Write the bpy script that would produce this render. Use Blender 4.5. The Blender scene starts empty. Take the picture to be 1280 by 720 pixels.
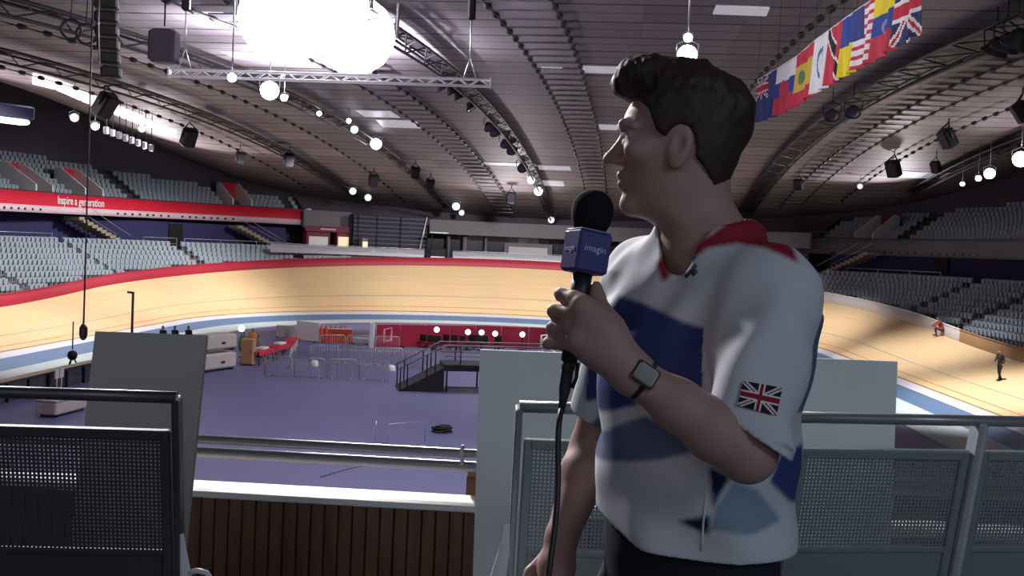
import bpy, math, random
import numpy as np
from mathutils import Vector, Matrix
random.seed(7)
R = math.radians
scn = bpy.context.scene
COL = scn.collection
PI = math.pi

# ------------------------------------------------------------------ camera
CAMZ = 1.5
FPX = 1300.0
YAW, PITCH, ROLL = R(-2.787), R(2.187), R(2.521)
fw = np.array([math.sin(YAW)*math.cos(PITCH), math.cos(YAW)*math.cos(PITCH), -math.sin(PITCH)])
rt0 = np.array([math.cos(YAW), -math.sin(YAW), 0.0])
up0 = np.cross(rt0, fw)
rt = rt0*math.cos(ROLL) + up0*math.sin(ROLL)
up = up0*math.cos(ROLL) - rt0*math.sin(ROLL)
C0 = np.array([0.0, 0.0, CAMZ])

def ray(px, py):
    return fw + (px-640)/FPX*rt - (py-360)/FPX*up
def P(px, py, d):
    """point of the place seen at a spot of the photo, d metres in front of the lens"""
    return C0 + ray(px, py)*d
def onz(px, py, z):
    v = ray(px, py); return C0 + v*((z-CAMZ)/v[2])
def ony(px, py, y):
    v = ray(px, py); return C0 + v*(y/v[1])
def proj(p):
    q = np.asarray(p, float)-C0; d = q@fw
    return 640+FPX*(q@rt)/d, 360-FPX*(q@up)/d, d

cam_d = bpy.data.cameras.new('camera')
cam = bpy.data.objects.new('camera', cam_d)
COL.objects.link(cam)
cam_d.sensor_width = 36.0
cam_d.lens = 36.0*FPX/1280.0
cam_d.clip_start = 0.05; cam_d.clip_end = 500
M = Matrix(((rt[0], up[0], -fw[0], 0), (rt[1], up[1], -fw[1], 0), (rt[2], up[2], -fw[2], CAMZ), (0, 0, 0, 1)))
cam.matrix_world = M
scn.camera = cam
scn.view_settings.view_transform = 'Standard'
scn.view_settings.look = 'None'
scn.view_settings.gamma = 1.0
scn.view_settings.exposure = 0.0
scn.view_settings.use_curve_mapping = False
scn.cycles.max_bounces = 6
scn.cycles.diffuse_bounces = 4
scn.cycles.sample_clamp_indirect = 4.0

# ------------------------------------------------------------------ materials
def srgb(r, g, b):
    f = lambda c: (c/12.92 if c <= .04045 else ((c+.055)/1.055)**2.4)
    return (f(r/255), f(g/255), f(b/255), 1)
MATS = {}
def mat(name, col, rough=.6, metal=0.0, var=.06, scale=6.0, emit=None, spec=.4, bump=0.0):
    """plain procedural surface: colour with a little noise variation"""
    if name in MATS: return MATS[name]
    m = bpy.data.materials.new(name); m.use_nodes = True
    nt = m.node_tree; b = nt.nodes['Principled BSDF']
    b.inputs['Roughness'].default_value = rough
    b.inputs['Metallic'].default_value = metal
    b.inputs['Specular IOR Level'].default_value = spec
    if len(col) == 3: col = (*col, 1)
    tc = nt.nodes.new('ShaderNodeTexCoord')
    nz = nt.nodes.new('ShaderNodeTexNoise'); nz.inputs['Scale'].default_value = scale
    nz.inputs['Detail'].default_value = 3
    nt.links.new(tc.outputs['Object'], nz.inputs['Vector'])
    mx = nt.nodes.new('ShaderNodeMix'); mx.data_type = 'RGBA'
    mx.inputs[6].default_value = tuple(max(0, c*(1-var*2)) for c in col[:3])+(1,)
    mx.inputs[7].default_value = tuple(min(1, c*(1+var*2)) for c in col[:3])+(1,)
    nt.links.new(nz.outputs['Fac'], mx.inputs[0])
    nt.links.new(mx.outputs[2], b.inputs['Base Color'])
    if bump:
        bp = nt.nodes.new('ShaderNodeBump'); bp.inputs['Strength'].default_value = bump
        nt.links.new(nz.outputs['Fac'], bp.inputs['Height'])
        nt.links.new(bp.outputs['Normal'], b.inputs['Normal'])
    if emit:
        b.inputs['Emission Color'].default_value = (*emit[:3], 1)
        b.inputs['Emission Strength'].default_value = emit[3]
    MATS[name] = m
    return m
def attr_mat(name, rough=.8, attr='Col'):
    if name in MATS: return MATS[name]
    m = bpy.data.materials.new(name); m.use_nodes = True
    nt = m.node_tree; b = nt.nodes['Principled BSDF']
    a = nt.nodes.new('ShaderNodeAttribute'); a.attribute_name = attr
    b.inputs['Roughness'].default_value = rough
    b.inputs['Specular IOR Level'].default_value = .25
    nt.links.new(a.outputs['Color'], b.inputs['Base Color'])
    MATS[name] = m
    return m

# ------------------------------------------------------------------ objects
def tag(o, label=None, cat=None, group=None, kind=None):
    if label: o['label'] = label
    if cat: o['category'] = cat
    if group: o['group'] = group
    if kind: o['kind'] = kind
    return o
def empty(name, loc, label, cat, group=None):
    o = bpy.data.objects.new(name, None); COL.objects.link(o)
    o.location = Vector(loc); o.empty_display_size = .2
    return tag(o, label, cat, group)
def link(name, me, parent=None):
    o = bpy.data.objects.new(name, me); COL.objects.link(o)
    if parent is not None:
        o.parent = parent
        o.matrix_parent_inverse = Matrix.Translation(-parent.location) if parent.type != 'EMPTY' or True else Matrix()
    return o
def kids(o): return [c for c in bpy.data.objects if c.parent == o]

class MB:
    """collects shapes for ONE mesh object (world coordinates)"""
    def __init__(s): s.v = []; s.f = []; s.mi = []; s.sm = []
    def add(s, vs, fs, mi=0, smooth=False):
        o = len(s.v); s.v += [tuple(map(float, v)) for v in vs]
        for f in fs: s.f.append(tuple(i+o for i in f)); s.mi.append(mi); s.sm.append(smooth)
        return s
    def box(s, c, size, ax=None, mi=0, bev=0.0):
        c = np.array(c, float); hx, hy, hz = [k/2 for k in size]
        X, Y, Z = (np.eye(3) if ax is None else [np.array(a, float) for a in ax])
        if bev <= 0:
            vs = [c+X*sx*hx+Y*sy*hy+Z*sz*hz for sz in (-1, 1) for sx, sy in ((-1, -1), (1, -1), (1, 1), (-1, 1))]
            fs = [(3, 2, 1, 0), (4, 5, 6, 7), (0, 1, 5, 4), (1, 2, 6, 5), (2, 3, 7, 6), (3, 0, 4, 7)]
            return s.add(vs, fs, mi)
        b = min(bev, hx*.9, hy*.9, hz*.9)
        rings = []
        for z, k in ((-hz, b), (-hz+b, 0), (hz-b, 0), (hz, b)):
            ex, ey = hx-k, hy-k
            q = b*.999
            rings.append([c+X*x+Y*y+Z*z for x, y in ((-ex+q, -ey), (ex-q, -ey), (ex, -ey+q), (ex, ey-q), (ex-q, ey), (-ex+q, ey), (-ex, ey-q), (-ex, -ey+q))])
        return s.loft(rings, mi=mi, smooth=False)
    def loft(s, rings, mi=0, smooth=True, cap=True):
        n = len(rings[0]); vs = [p for r_ in rings for p in r_]; fs = []
        for k in range(len(rings)-1):
            for i in range(n):
                j = (i+1) % n; fs.append((k*n+i, k*n+j, (k+1)*n+j, (k+1)*n+i))
        s.add(vs, fs, mi, smooth)
        if cap:
            o = len(s.v)-len(vs)
            s.f.append(tuple(o+i for i in reversed(range(n)))); s.mi.append(mi); s.sm.append(False)
            L = (len(rings)-1)*n
            s.f.append(tuple(o+L+i for i in range(n))); s.mi.append(mi); s.sm.append(False)
        return s
    def tube(s, pts, r, n=8, mi=0, cap=True):
        pts = [np.array(p, float) for p in pts]; rings = []
        rr = r if isinstance(r, (list, tuple, np.ndarray)) else [r]*len(pts)
        prev = None
        for i, p in enumerate(pts):
            t = pts[min(i+1, len(pts)-1)]-pts[max(i-1, 0)]; t = t/(np.linalg.norm(t)+1e-12)
            if prev is None:
                a = np.array([0, 0, 1.0]) if abs(t[2]) < .9 else np.array([1.0, 0, 0])
                prev = a-t*(a@t)
            prev = prev-t*(prev@t); prev /= np.linalg.norm(prev)+1e-12
            b = np.cross(t, prev)
            rings.append([p+rr[i]*(math.cos(2*PI*k/n)*prev+math.sin(2*PI*k/n)*b) for k in range(n)])
        return s.loft(rings, mi, True, cap)
    def lathe(s, base, axis, prof, n=20, mi=0):
        base = np.array(base, float); t = np.array(axis, float); t /= np.linalg.norm(t)
        a = np.array([0, 0, 1.0]) if abs(t[2]) < .9 else np.array([1.0, 0, 0])
        a = a-t*(a@t); a /= np.linalg.norm(a); b = np.cross(t, a)
        rings = [[base+t*h+max(r_, 1e-4)*(math.cos(2*PI*k/n)*a+math.sin(2*PI*k/n)*b) for k in range(n)] for r_, h in prof]
        return s.loft(rings, mi, True, True)
    def grid(s, G, mi=0, smooth=True, closed=False):
        """G[i][j] points"""
        ni, nj = len(G), len(G[0]); vs = [p for r_ in G for p in r_]; fs = []
        for i in range(ni-1):
            for j in range(nj-1 if not closed else nj):
                k = (j+1) % nj
                fs.append((i*nj+j, i*nj+k, (i+1)*nj+k, (i+1)*nj+j))
        return s.add(vs, fs, mi, smooth)
    def build(s, name, mats, parent=None, fix=True):
        me = bpy.data.meshes.new(name)
        me.from_pydata(s.v, [], s.f)
        for m in (mats if isinstance(mats, (list, tuple)) else [mats]): me.materials.append(m)
        me.polygons.foreach_set('material_index', s.mi)
        me.polygons.foreach_set('use_smooth', s.sm)
        if fix:
            import bmesh
            bm = bmesh.new(); bm.from_mesh(me); bmesh.ops.recalc_face_normals(bm, faces=bm.faces); bm.to_mesh(me); bm.free()
        me.update()
        return link(name, me, parent)

def copy_tree(o, parent=None):
    c = o.copy(); COL.objects.link(c)
    if parent is not None: c.parent = parent; c.matrix_parent_inverse = o.matrix_parent_inverse.copy()
    for ch in kids(o): copy_tree(ch, c)
    return c
def text_mesh(name, txt, size, loc, X, Y, m, parent=None, extrude=.002, squeeze=1.0, bold=0.0):
    cu = bpy.data.curves.new('txt', 'FONT'); cu.body = txt; cu.size = size; cu.extrude = extrude; cu.offset = bold
    cu.align_x = 'CENTER'; cu.align_y = 'CENTER'; cu.resolution_u = 3
    to = bpy.data.objects.new('txt', cu); COL.objects.link(to)
    bpy.context.view_layer.update()
    dg = bpy.context.evaluated_depsgraph_get()
    me = bpy.data.meshes.new_from_object(to.evaluated_get(dg))
    bpy.data.objects.remove(to); bpy.data.curves.remove(cu)
    X = Vector(X).normalized(); Y = Vector(Y).normalized(); Z = X.cross(Y)
    me.transform(Matrix(((X.x*squeeze, Y.x, Z.x, loc[0]), (X.y*squeeze, Y.y, Z.y, loc[1]), (X.z*squeeze, Y.z, Z.z, loc[2]), (0, 0, 0, 1))))
    me.materials.clear(); me.materials.append(m)
    me.name = name
    return link(name, me, parent)

# ------------------------------------------------------------------ bowl geometry
FZ = -6.03                     # infield level; the concourse we stand on is 0
CX, RI = -4.69, 23.66
YF, YN = 79.3, 36.1            # centres of the far and the near bend
CY, HL = (YF+YN)/2, (YF-YN)/2
PER = 2*PI*RI+4*HL
def path(u):
    """inner line of the track; u in metres from the middle of the right straight, ccw"""
    u = (u+HL) % PER; a = PI*RI
    if u < 2*HL: p, n = (RI, -HL+u), (1, 0)
    elif u < 2*HL+a:
        t = (u-2*HL)/RI; p, n = (RI*math.cos(t), HL+RI*math.sin(t)), (math.cos(t), math.sin(t))
    elif u < 4*HL+a: p, n = (-RI, HL-(u-2*HL-a)), (-1, 0)
    else:
        t = PI+(u-4*HL-a)/RI; p, n = (RI*math.cos(t), -HL+RI*math.sin(t)), (math.cos(t), math.sin(t))
    return np.array([CX+p[0], CY+p[1]]), np.array(n)
def bend(u):
    return (.5-.5*math.cos(2*PI*(u/(PER/2))))**1.155
def bank(u): return R(11+31*bend(u))
def track_top(u): return FZ+.7+7.1*math.sin(bank(u))
def track_off(u): return 1.5+7.1*math.cos(bank(u))
def at(u, off, z):
    p, n = path(u); q = p+n*off
    return (q[0], q[1], z)
def sweep(us, fns, mb=None, mi=0, smooth=True):
    """fns: functions u -> (offset, z); builds a ribbon through them"""
    mb = mb or MB()
    mb.grid([[at(u, *f(u)) for f in fns] for u in us], mi, smooth)
    return mb
def us_range(a, b, n): return [a+(b-a)*i/(n-1) for i in range(n)]
ALL = us_range(0, PER, 241)
U_FAR = PER/4                  # middle of the far bend
def u_seen(px, off, lo, hi):
    """path position whose point at this offset stands at photo column px"""
    best = None
    for i in range(800):
        u = lo+(hi-lo)*i/799; q = at(u, off(u) if callable(off) else off, 0)
        x, y, d = proj(q)
        if d > 1 and (best is None or abs(x-px) < best[0]): best = (abs(x-px), u)
    return best[1]

# roof: a shallow barrel whose axis is turned a little off the track's
DE = R(3.656); cd, sd = math.cos(DE), math.sin(DE)
RX0, RY0, RZ0, RB = -6.35, 59.5, 10.5, 5.267
def roof_loc(x, y): return cd*x-sd*y, sd*x+cd*y
def roof_world(xr, yr): return cd*xr+sd*yr, -sd*xr+cd*yr
def roof_zl(xr, yr):
    z = RZ0-RB*((yr-RY0)/60)**2
    e = abs(xr-RX0)-28
    return z+(.012*e*e if e > 0 else 0)
def roof_z(x, y): return roof_zl(*roof_loc(x, y))
def roof_hit(px, py, drop=0.0):
    """where the sight line through a photo spot meets the roof (lowered by drop)"""
    v = ray(px, py); t0 = 6.0
    while t0 < 135:
        p = C0+v*t0
        if p[2] > roof_z(p[0], p[1])-drop: return p
        t0 += .1
    return C0+v*118
# ================================================================== SETTING
def S(o): return tag(o, kind='structure')
M_floor = mat('infield_paint', srgb(98, 100, 142), .5, var=.05, scale=.6)
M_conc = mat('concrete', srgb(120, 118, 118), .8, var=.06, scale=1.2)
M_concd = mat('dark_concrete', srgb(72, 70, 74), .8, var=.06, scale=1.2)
M_dark = mat('black_metal', srgb(24, 24, 28), .55)
M_navy = mat('navy_wall', srgb(44, 42, 92), .7, scale=.5)
M_wall = mat('charcoal_wall', srgb(84, 78, 92), .8, scale=.4)
M_steel = mat('brushed_steel', srgb(150, 152, 158), .32, .4, var=.04, scale=20)
M_dsteel = mat('dull_steel', srgb(88, 92, 100), .4, .7, var=.05, scale=12)
M_white = mat('white_paint', srgb(228, 228, 232), .5, var=.02)
M_red = mat('red_banner', srgb(206, 30, 58), .55, var=.04, scale=.8)
M_silver = mat('silver_metal', srgb(190, 192, 200), .35, .6, var=.03)

# infield floor
mb = MB()
ring = [at(u, 1.6, FZ) for u in ALL[:-1]]
mb.add(ring, [tuple(range(len(ring)))])
S(mb.build('floor', M_floor))

# ---- track
def pine_material():
    m = bpy.data.materials.new('pine_boards'); m.use_nodes = True
    nt = m.node_tree; b = nt.nodes['Principled BSDF']; L = nt.links.new
    uv = nt.nodes.new('ShaderNodeUVMap'); uv.uv_map = 'UVMap'
    mp = nt.nodes.new('ShaderNodeMapping'); mp.inputs['Scale'].default_value = (.12, 24, 1)
    L(uv.outputs[0], mp.inputs[0])
    n = nt.nodes.new('ShaderNodeTexNoise'); n.inputs['Scale'].default_value = 1; n.inputs['Detail'].default_value = 4
    L(mp.outputs[0], n.inputs['Vector'])
    n2 = nt.nodes.new('ShaderNodeTexNoise'); n2.inputs['Scale'].default_value = .35
    L(uv.outputs[0], n2.inputs['Vector'])
    cr = nt.nodes.new('ShaderNodeValToRGB')
    cr.color_ramp.elements[0].position = .3; cr.color_ramp.elements[0].color = srgb(206, 174, 134)
    cr.color_ramp.elements[1].position = .7; cr.color_ramp.elements[1].color = srgb(228, 200, 160)
    L(n.outputs['Fac'], cr.inputs[0])
    mx = nt.nodes.new('ShaderNodeMix'); mx.data_type = 'RGBA'; mx.blend_type = 'MULTIPLY'
    mx.inputs[0].default_value = .18
    L(cr.outputs[0], mx.inputs[6]); L(n2.outputs['Color'], mx.inputs[7])
    L(mx.outputs[2], b.inputs['Base Color'])
    b.inputs['Roughness'].default_value = .5; b.inputs['Specular IOR Level'].default_value = .3
    return m
M_pine = pine_material()
M_blue = mat('azure_apron', srgb(92, 116, 152), .5, var=.04, scale=.5)
M_pad = mat('grey_pad', srgb(180, 192, 198), .6, var=.05, scale=.5)
M_black = mat('black_line', srgb(110, 84, 66), .5)
M_lred = mat('red_line', srgb(196, 120, 84), .5)
M_lblue = mat('blue_line', srgb(150, 140, 140), .5)
trk = empty('velodrome_track', (CX, CY, FZ), 'banked pale timber cycling track that loops around the whole infield', 'cycling track')
def surf(w, lift=0.0):
    """point on the pine at slope distance w"""
    return lambda u: (1.5+w*math.cos(bank(u))-lift*math.sin(bank(u)), FZ+.7+w*math.sin(bank(u))+lift*math.cos(bank(u)))
TU = us_range(0, PER, 361)
def ribbon(name, w0, w1, m, lift, n=2, parent=trk):
    ws = [w0+(w1-w0)*i/(n-1) for i in range(n)]
    mb = sweep(TU, [surf(w, lift) for w in ws])
    o = mb.build(name, m, parent, fix=False)
    uvl = o.data.uv_layers.new(name='UVMap')
    co = np.array([(TU[i], ws[j]) for i in range(len(TU)) for j in range(n)])
    vi = np.zeros(len(o.data.loops), dtype=np.int32); o.data.loops.foreach_get('vertex_index', vi)
    uvl.data.foreach_set('uv', co[vi].astype(np.float32).ravel())
    return o
ribbon('pine_surface', 0, 7.1, M_pine, 0, 9)
tag(ribbon('measurement_line', .16, .24, M_black, .006), 'dark measurement line')
tag(ribbon('sprinters_line', .86, .94, M_lred, .006), 'thin red line')
tag(ribbon('stayers_line', 2.45, 2.53, M_lblue, .006), 'thin blue line')
tag(sweep(TU, [lambda u: (.0, FZ+.12), lambda u: (1.5, FZ+.7)]).build('blue_apron', M_blue, trk, fix=False), 'blue painted apron')
tag(sweep(TU, [lambda u: (1.0, FZ+.53), lambda u: (1.54, FZ+.72)]).build('edge_line', mat('edge_white', srgb(196, 196, 214), .5), trk, fix=False), 'pale edge line')
tag(sweep(TU, [lambda u: (-2.6, FZ+.03), lambda u: (.0, FZ+.12)]).build('safety_zone', M_pad, trk, fix=False), 'grey flat safety zone inside the apron')

# ---- perimeter fence of the track, in three finishes
U_A = PER/4-17; U_R0 = u_seen(1012, 8, PER*.05, PER*.25); U_R1 = u_seen(1203, 8.4, 0, PER*.2)
M_fencew = mat('fence_white', srgb(196, 190, 190), .5)
M_ply = mat('fence_ply', srgb(150, 118, 84), .6)
def fence(us, m, label, cap):
    t = empty('track_fence', at(us[len(us)//2], track_off(us[len(us)//2])+.05, track_top(us[len(us)//2])), label, 'fence')
    f = lambda d, h: (lambda u: (track_off(u)+d, track_top(u)+h))
    mb = sweep(us, [f(.02, 0), f(.02, .80), f(.07, .80), f(.07, -.1)])
    mb.build('board', m, t, fix=False)
    mb = sweep(us, [f(-.01, .80), f(-.01, .86), f(.11, .86), f(.11, .80), f(-.01, .80)])
    mb.build('capping_rail', cap, t, fix=False)
    return t
NEAR_GAP = 4.2/ (RI+6.8)*RI      # the timber parapet stands in for this stretch
uN = 3*PER/4
fence(us_range(U_R0, uN-NEAR_GAP, 220), mat('fence_red', srgb(150, 30, 52), .55), 'long red fence along the top edge of the track, left side and far bend', mat('fence_red', (0, 0, 0)))
fence(us_range(U_R1, U_R0, 50), M_fencew, 'white fence along the top of the right bend', M_white)
fence(us_range(uN+NEAR_GAP-PER, U_R1, 90), M_ply, 'bare plywood coloured fence at the top of the right straight', M_ply)

# ---- lower stands
def o_back(u): return track_off(u)+.9+max(0, (0-(track_top(u)+.15)))/.41*.85
KR = 9
def row_z(k): return -.05-(KR-1-k)*.41
def row_off(u, k): return o_back(u)-(KR-1-k)*.85
def lower_stand(us, name):
    fns = []
    first = lambda u: (track_off(u)+.12, track_top(u)-.1)
    G = []
    for u in us:
        zf = track_top(u)+.1; o0 = track_off(u)+.12
        row = [at(u, o0, zf-.3), at(u, o0, zf)]
        for k in range(KR):
            a = row_off(u, k)-.42; z = row_z(k)
            a = max(a, o0); z = max(z, zf)
            pz = max(row_z(k-1) if k else z, zf)
            row += [at(u, a, pz), at(u, a, z)]
        row.append(at(u, o_back(u)+.45, max(row_z(KR-1), zf)))
        row.append(at(u, o_back(u)+.45, .0))
        G.append(row)
    mb = MB(); mb.grid(G, 0, False)
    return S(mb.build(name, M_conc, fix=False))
U_L0, U_L1 = PER/2-45, PER/2+40      # left stand
U_S0, U_S1 = -36, 47                 # right stand
lower_stand(us_range(U_L0, U_L1, 130), 'lower_stand_left')
lower_stand(us_range(U_S0, U_S1, 130), 'lower_stand_right')
# far-end and near-end concourse edges
def conc(us, name):
    mb = sweep(us, [lambda u: (track_off(u)+.08, track_top(u)-.2), lambda u: (track_off(u)+.08, -.02), lambda u: (track_off(u)+2.2, -.02), lambda u: (track_off(u)+2.25, 0)], smooth=False)
    return S(mb.build(name, M_concd, fix=False))
conc(us_range(U_S1, U_L0, 90), 'terrace_far')
# near end: a landing one step below our own floor
mb = sweep(us_range(U_L1, PER+U_S0, 90), [lambda u: (track_off(u)+.08, track_top(u)-.2), lambda u: (track_off(u)+.08, -.8), lambda u: (track_off(u)+2.2, -.8), lambda u: (track_off(u)+2.2, 0)], smooth=False)
S(mb.build('landing_floor', M_concd, fix=False))
def o_edge(u):
    uu = u % PER
    if U_L0 <= uu <= U_L1 or uu >= PER+U_S0 or uu <= U_S1: return o_back(u)+.45
    return track_off(u)+2.2
def w_off(u):
    b = bend(u); return 29*(1-b)+18*b
mb = sweep(ALL, [lambda u: (o_edge(u), 0), lambda u: (w_off(u)+.2, 0)], smooth=False)
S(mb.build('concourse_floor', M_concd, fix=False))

# ---- outer walls up to the roof
def wall(us, name, m):
    G = []
    for u in us:
        q = at(u, w_off(u), 0); G.append([(q[0], q[1], -.1), (q[0], q[1], roof_z(q[0], q[1])+.3)])
    mb = MB(); mb.grid(G); return S(mb.build(name, m, fix=False))
wall(us_range(PER*.25-22, PER*.25+22, 50), 'wall_far', M_wall)
wall(us_range(PER*.25+22, PER*.75-16, 140), 'wall_left', M_wall)
wall(us_range(-PER*.25+16, PER*.25-22, 140), 'wall_right', M_wall)

# navy back walls under the upper tiers (behind the lower seats)
def back_wall(us, name):
    mb = sweep(us, [lambda u: (o_back(u)+3.4, 0), lambda u: (o_back(u)+3.4, 2.6), lambda u: (o_back(u)+3.6, 2.6), lambda u: (o_back(u)+3.6, 0)], smooth=False)
    return S(mb.build(name, M_navy, fix=False))
UPL0, UPL1 = PER/2-HL-PI/2*RI*.40*1.5, PER/2+HL+22
UPR0, UPR1 = -HL-20, HL+PI/2*RI*.47
back_wall(us_range(UPL0+2, UPL1-3, 70), 'wall_left_navy')
back_wall(us_range(UPR0+3, UPR1-2, 70), 'wall_right_navy')
for nm, uu in (('left', (UPL0+9, UPL0+25, UPL0+40, UPL0+57)), ('right', (UPR1-9, UPR1-24, UPR1-33, UPR1-46))):
    for k, u in enumerate(uu):     # dark doorways in the navy wall
        mb = MB(); p, n = path(u); tx = np.array([-n[1], n[0], 0]); nn = np.array([n[0], n[1], 0])
        mb.box(np.array(at(u, o_back(u)+3.36, 1.2)), (2.2, .08, 2.4), (tx, nn, (0, 0, 1)))
        S(mb.build('door_%d' % (k+1+(4 if nm == 'right' else 0)), M_dark))

# ---- upper tiers
def tier_edges(side):
    if side == 'left':
        F = lambda u: 15.0
        t = lambda u: max(0, min(1, (PER/2-u)/40.))
        return F, (lambda u: 2.25+.75*t(u)), (lambda u: 4.05+.55*t(u))
    F = lambda u: 15.0
    return F, (lambda u: 2.3), (lambda u: 3.8)
UR = 11
def upper_tier(us, side, mrow):
    F, zb, zt = tier_edges(side); G = []
    for u in us:
        q = at(u, w_off(u), 0)
        row = [at(u, F(u)+.15, zb(u)+.05), at(u, F(u)+.15, zt(u)-.7)]
        for k in range(UR):
            row += [at(u, F(u)+1.2+k*.82, zt(u)-.7+.0+(k-1)*.46 if k else zt(u)-.7), at(u, F(u)+1.2+k*.82, zt(u)-.7+k*.46)]
        row.append(at(u, max(w_off(u)-.3, F(u)+1.2+UR*.82), zt(u)-.7+(UR-1)*.46))
        G.append(row)
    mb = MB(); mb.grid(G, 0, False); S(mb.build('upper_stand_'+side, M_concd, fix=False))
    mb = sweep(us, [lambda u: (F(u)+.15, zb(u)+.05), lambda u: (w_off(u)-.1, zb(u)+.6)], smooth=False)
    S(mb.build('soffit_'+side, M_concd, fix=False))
    # closed flanks
    for u in (us[0], us[-1]):
        pts = [at(u, F(u)+.15, zb(u)+.05), at(u, F(u)+.15, zt(u)-.7), at(u, F(u)+1.2+UR*.82, zt(u)-.7+UR*.46), at(u, w_off(u)-.1, zb(u)+.6)]
        mb = MB(); mb.add(pts, [(0, 1, 2, 3)]); S(mb.build('flank_'+side, M_concd))
UL = us_range(UPL0, UPL1, 110); URr = us_range(UPR0, UPR1, 110)
upper_tier(UL, 'left', M_conc); upper_tier(URr, 'right', M_conc)

M_pink = mat('pale_pink_panel', srgb(222, 196, 210), .5)
M_grey = mat('grey_fascia', srgb(104, 100, 104), .6, scale=.4)
def fascia(us, side):
    F, zb, zt = tier_edges(side)
    mid = us[len(us)//2]
    left = side == 'left'
    t = empty('balcony_front', at(mid, F(mid), zb(mid)), 'long red balcony front with white slogan and pale lower band on the left upper tier' if left else 'plain dark grey balcony front of the right upper tier', 'balcony')
    k = .36
    up_ = lambda d, e: (lambda u: (F(u)+d, zb(u)+(zt(u)-zb(u))*k+e))
    mb = sweep(us, [up_(0, 0), lambda u: (F(u), zt(u)), lambda u: (F(u)+.12, zt(u)), lambda u: (F(u)+.12, zb(u))])
    mb.build('banner' if left else 'upper_panel', M_red if left else M_grey, t, fix=False)
    mb = sweep(us, [up_(.1, 0), up_(-.04, 0), lambda u: (F(u)-.04, zb(u)), lambda u: (F(u)+.1, zb(u))])
    mb.build('lower_band', M_pink if left else M_grey, t, fix=False)
    mb = sweep(us, [lambda u: (F(u)-.02, zt(u)), lambda u: (F(u)-.02, zt(u)+.1), lambda u: (F(u)+.16, zt(u)+.1), lambda u: (F(u)+.16, zt(u)), lambda u: (F(u)-.02, zt(u))])
    mb.build('capping', M_dsteel, t, fix=False)
    # little dark vents in the lower band
    ulist = []
    if left:
        ulist = [u_seen(x, F, UPL0, UPL1) for x in list(range(3, 50, 9))+[146+i*9 for i in range(8)]+[226+i*9 for i in range(8)]]
    else:
        ulist = [u_seen(x, F, UPR0, UPR1) for x in [1085+i*9.5 for i in range(7)]+[1163+i*9.5 for i in range(7)]]
    for u in ulist:
        mb = MB(); p, n = path(u); tx = np.array([-n[1], n[0], 0]); nn = np.array([n[0], n[1], 0])
        mb.box(at(u, F(u)-.06, zb(u)+(zt(u)-zb(u))*(.16 if left else .2)), (.26, .05, .18), (tx, nn, (0, 0, 1)), bev=.02)
        mb.build('vent', M_dark, t)
    if left:
        u = u_seen(99, F, UPL0, UPL1); p, n = path(u); tx = (n[1], -n[0], 0)
        q = np.array(at(u, F(u)-.03, zb(u)+(zt(u)-zb(u))*.66))
        o = text_mesh('slogan', 'Inspire a generation', .98, q-np.array([n[0], n[1], 0])*.05, (-n[1]*-1, n[0]*-1, 0), (0, 0, 1), M_white, t, extrude=.01, squeeze=.76, bold=.014)
        tag(o, 'white slogan lettering')
        for vv in o.data.vertices:           # follow the curve of the balcony
            d_ = np.array(vv.co)-q; s_ = d_[0]*n[1]-d_[1]*n[0]; dep = d_[0]*n[0]+d_[1]*n[1]
            k_ = RI/(RI+F(u)) if abs(((u+HL) % (PER/2))) > 2*HL else 1.0
            vv.co = Vector(at(u-s_*k_, F(u)-.06+dep+.05, vv.co.z))
        mb = sweep([UPL0-.05, UPL0+.2], [lambda u: (F(u)-.1, zb(u)-.1), lambda u: (F(u)-.1, zt(u)+.2), lambda u: (F(u)+.3, zt(u)+.2), lambda u: (F(u)+.3, zb(u)-.1)], smooth=False)
        tag(mb.build('end_post', M_white, t), 'white end post')
fascia(UL, 'left'); fascia(URr, 'right')

# ---- seats
M_seat = mat('seat_plastic', srgb(146, 158, 172), .45, var=.03, spec=.5)
def seat_shape(mb, loc, n, s=1.0):
    """tip-up stadium seat; n = direction away from the track"""
    n = np.array([n[0], n[1], 0]); t = np.array([-n[1], n[0], 0]); z = np.array([0, 0, 1.0]); l = np.array(loc)
    G = []
    for i in range(4):                      # curved back shell
        a = (i/3-.5)*2
        G.append([l+t*a*.22*s+n*(.10-.035*a*a)+z*.36, l+t*a*.22*s+n*(.16-.04*a*a)+z*.80])
    G2 = [[p+n*.035 for p in r_] for r_ in G]
    k = len(mb.v)
    vs = [p for r_ in G for p in r_]+[p for r_ in G2 for p in r_]
    f = []
    for i in range(3):
        a, b, c, d = 2*i, 2*i+1, 2*i+3, 2*i+2
        f += [(a, b, c, d), (a+8, d+8, c+8, b+8), (b, b+8, c+8, c), (a, d, d+8, a+8)]
    f += [(0, 8, 9, 1), (6, 7, 15, 14)]
    mb.add(vs, f, 0, False)
    mb.box(l-n*.02+z*.56, (.42*s, .05, .38), (t, n, z))      # folded pan
    mb.box(l+n*.09+z*.2, (.06, .12, .40), (t, n, z))         # foot bracket
seat_list = []
def aisle(u, pitch, ph, w): return ((u-ph) % pitch) < w
for side, (a, b) in (('left', (U_L0, U_L1)), ('right', (U_S0, U_S1))):
    for k in range(KR):
        u = a+.3
        while u < b-.3:
            R_ = 1.0 if abs(((u+HL) % (PER/2))) < 2*HL else (RI+o_back(u))/RI
            if row_z(k) > track_top(u)+.12 and not aisle(u, 12.5/R_**.5, 3.0 if side == 'left' else 5.0, 1.2/R_):
                seat_list.append((side, 'lower', k, u, row_off(u, k), row_z(k)))
            u += .52/R_
GANGS = [(sd_, u_seen(x_, 17.5, *((UPL0, UPL1) if sd_ == 'left' else (UPR0, UPR1)))) for sd_, x_ in (('left', 35), ('left', 100), ('left', 293), ('right', 1090))]
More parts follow.
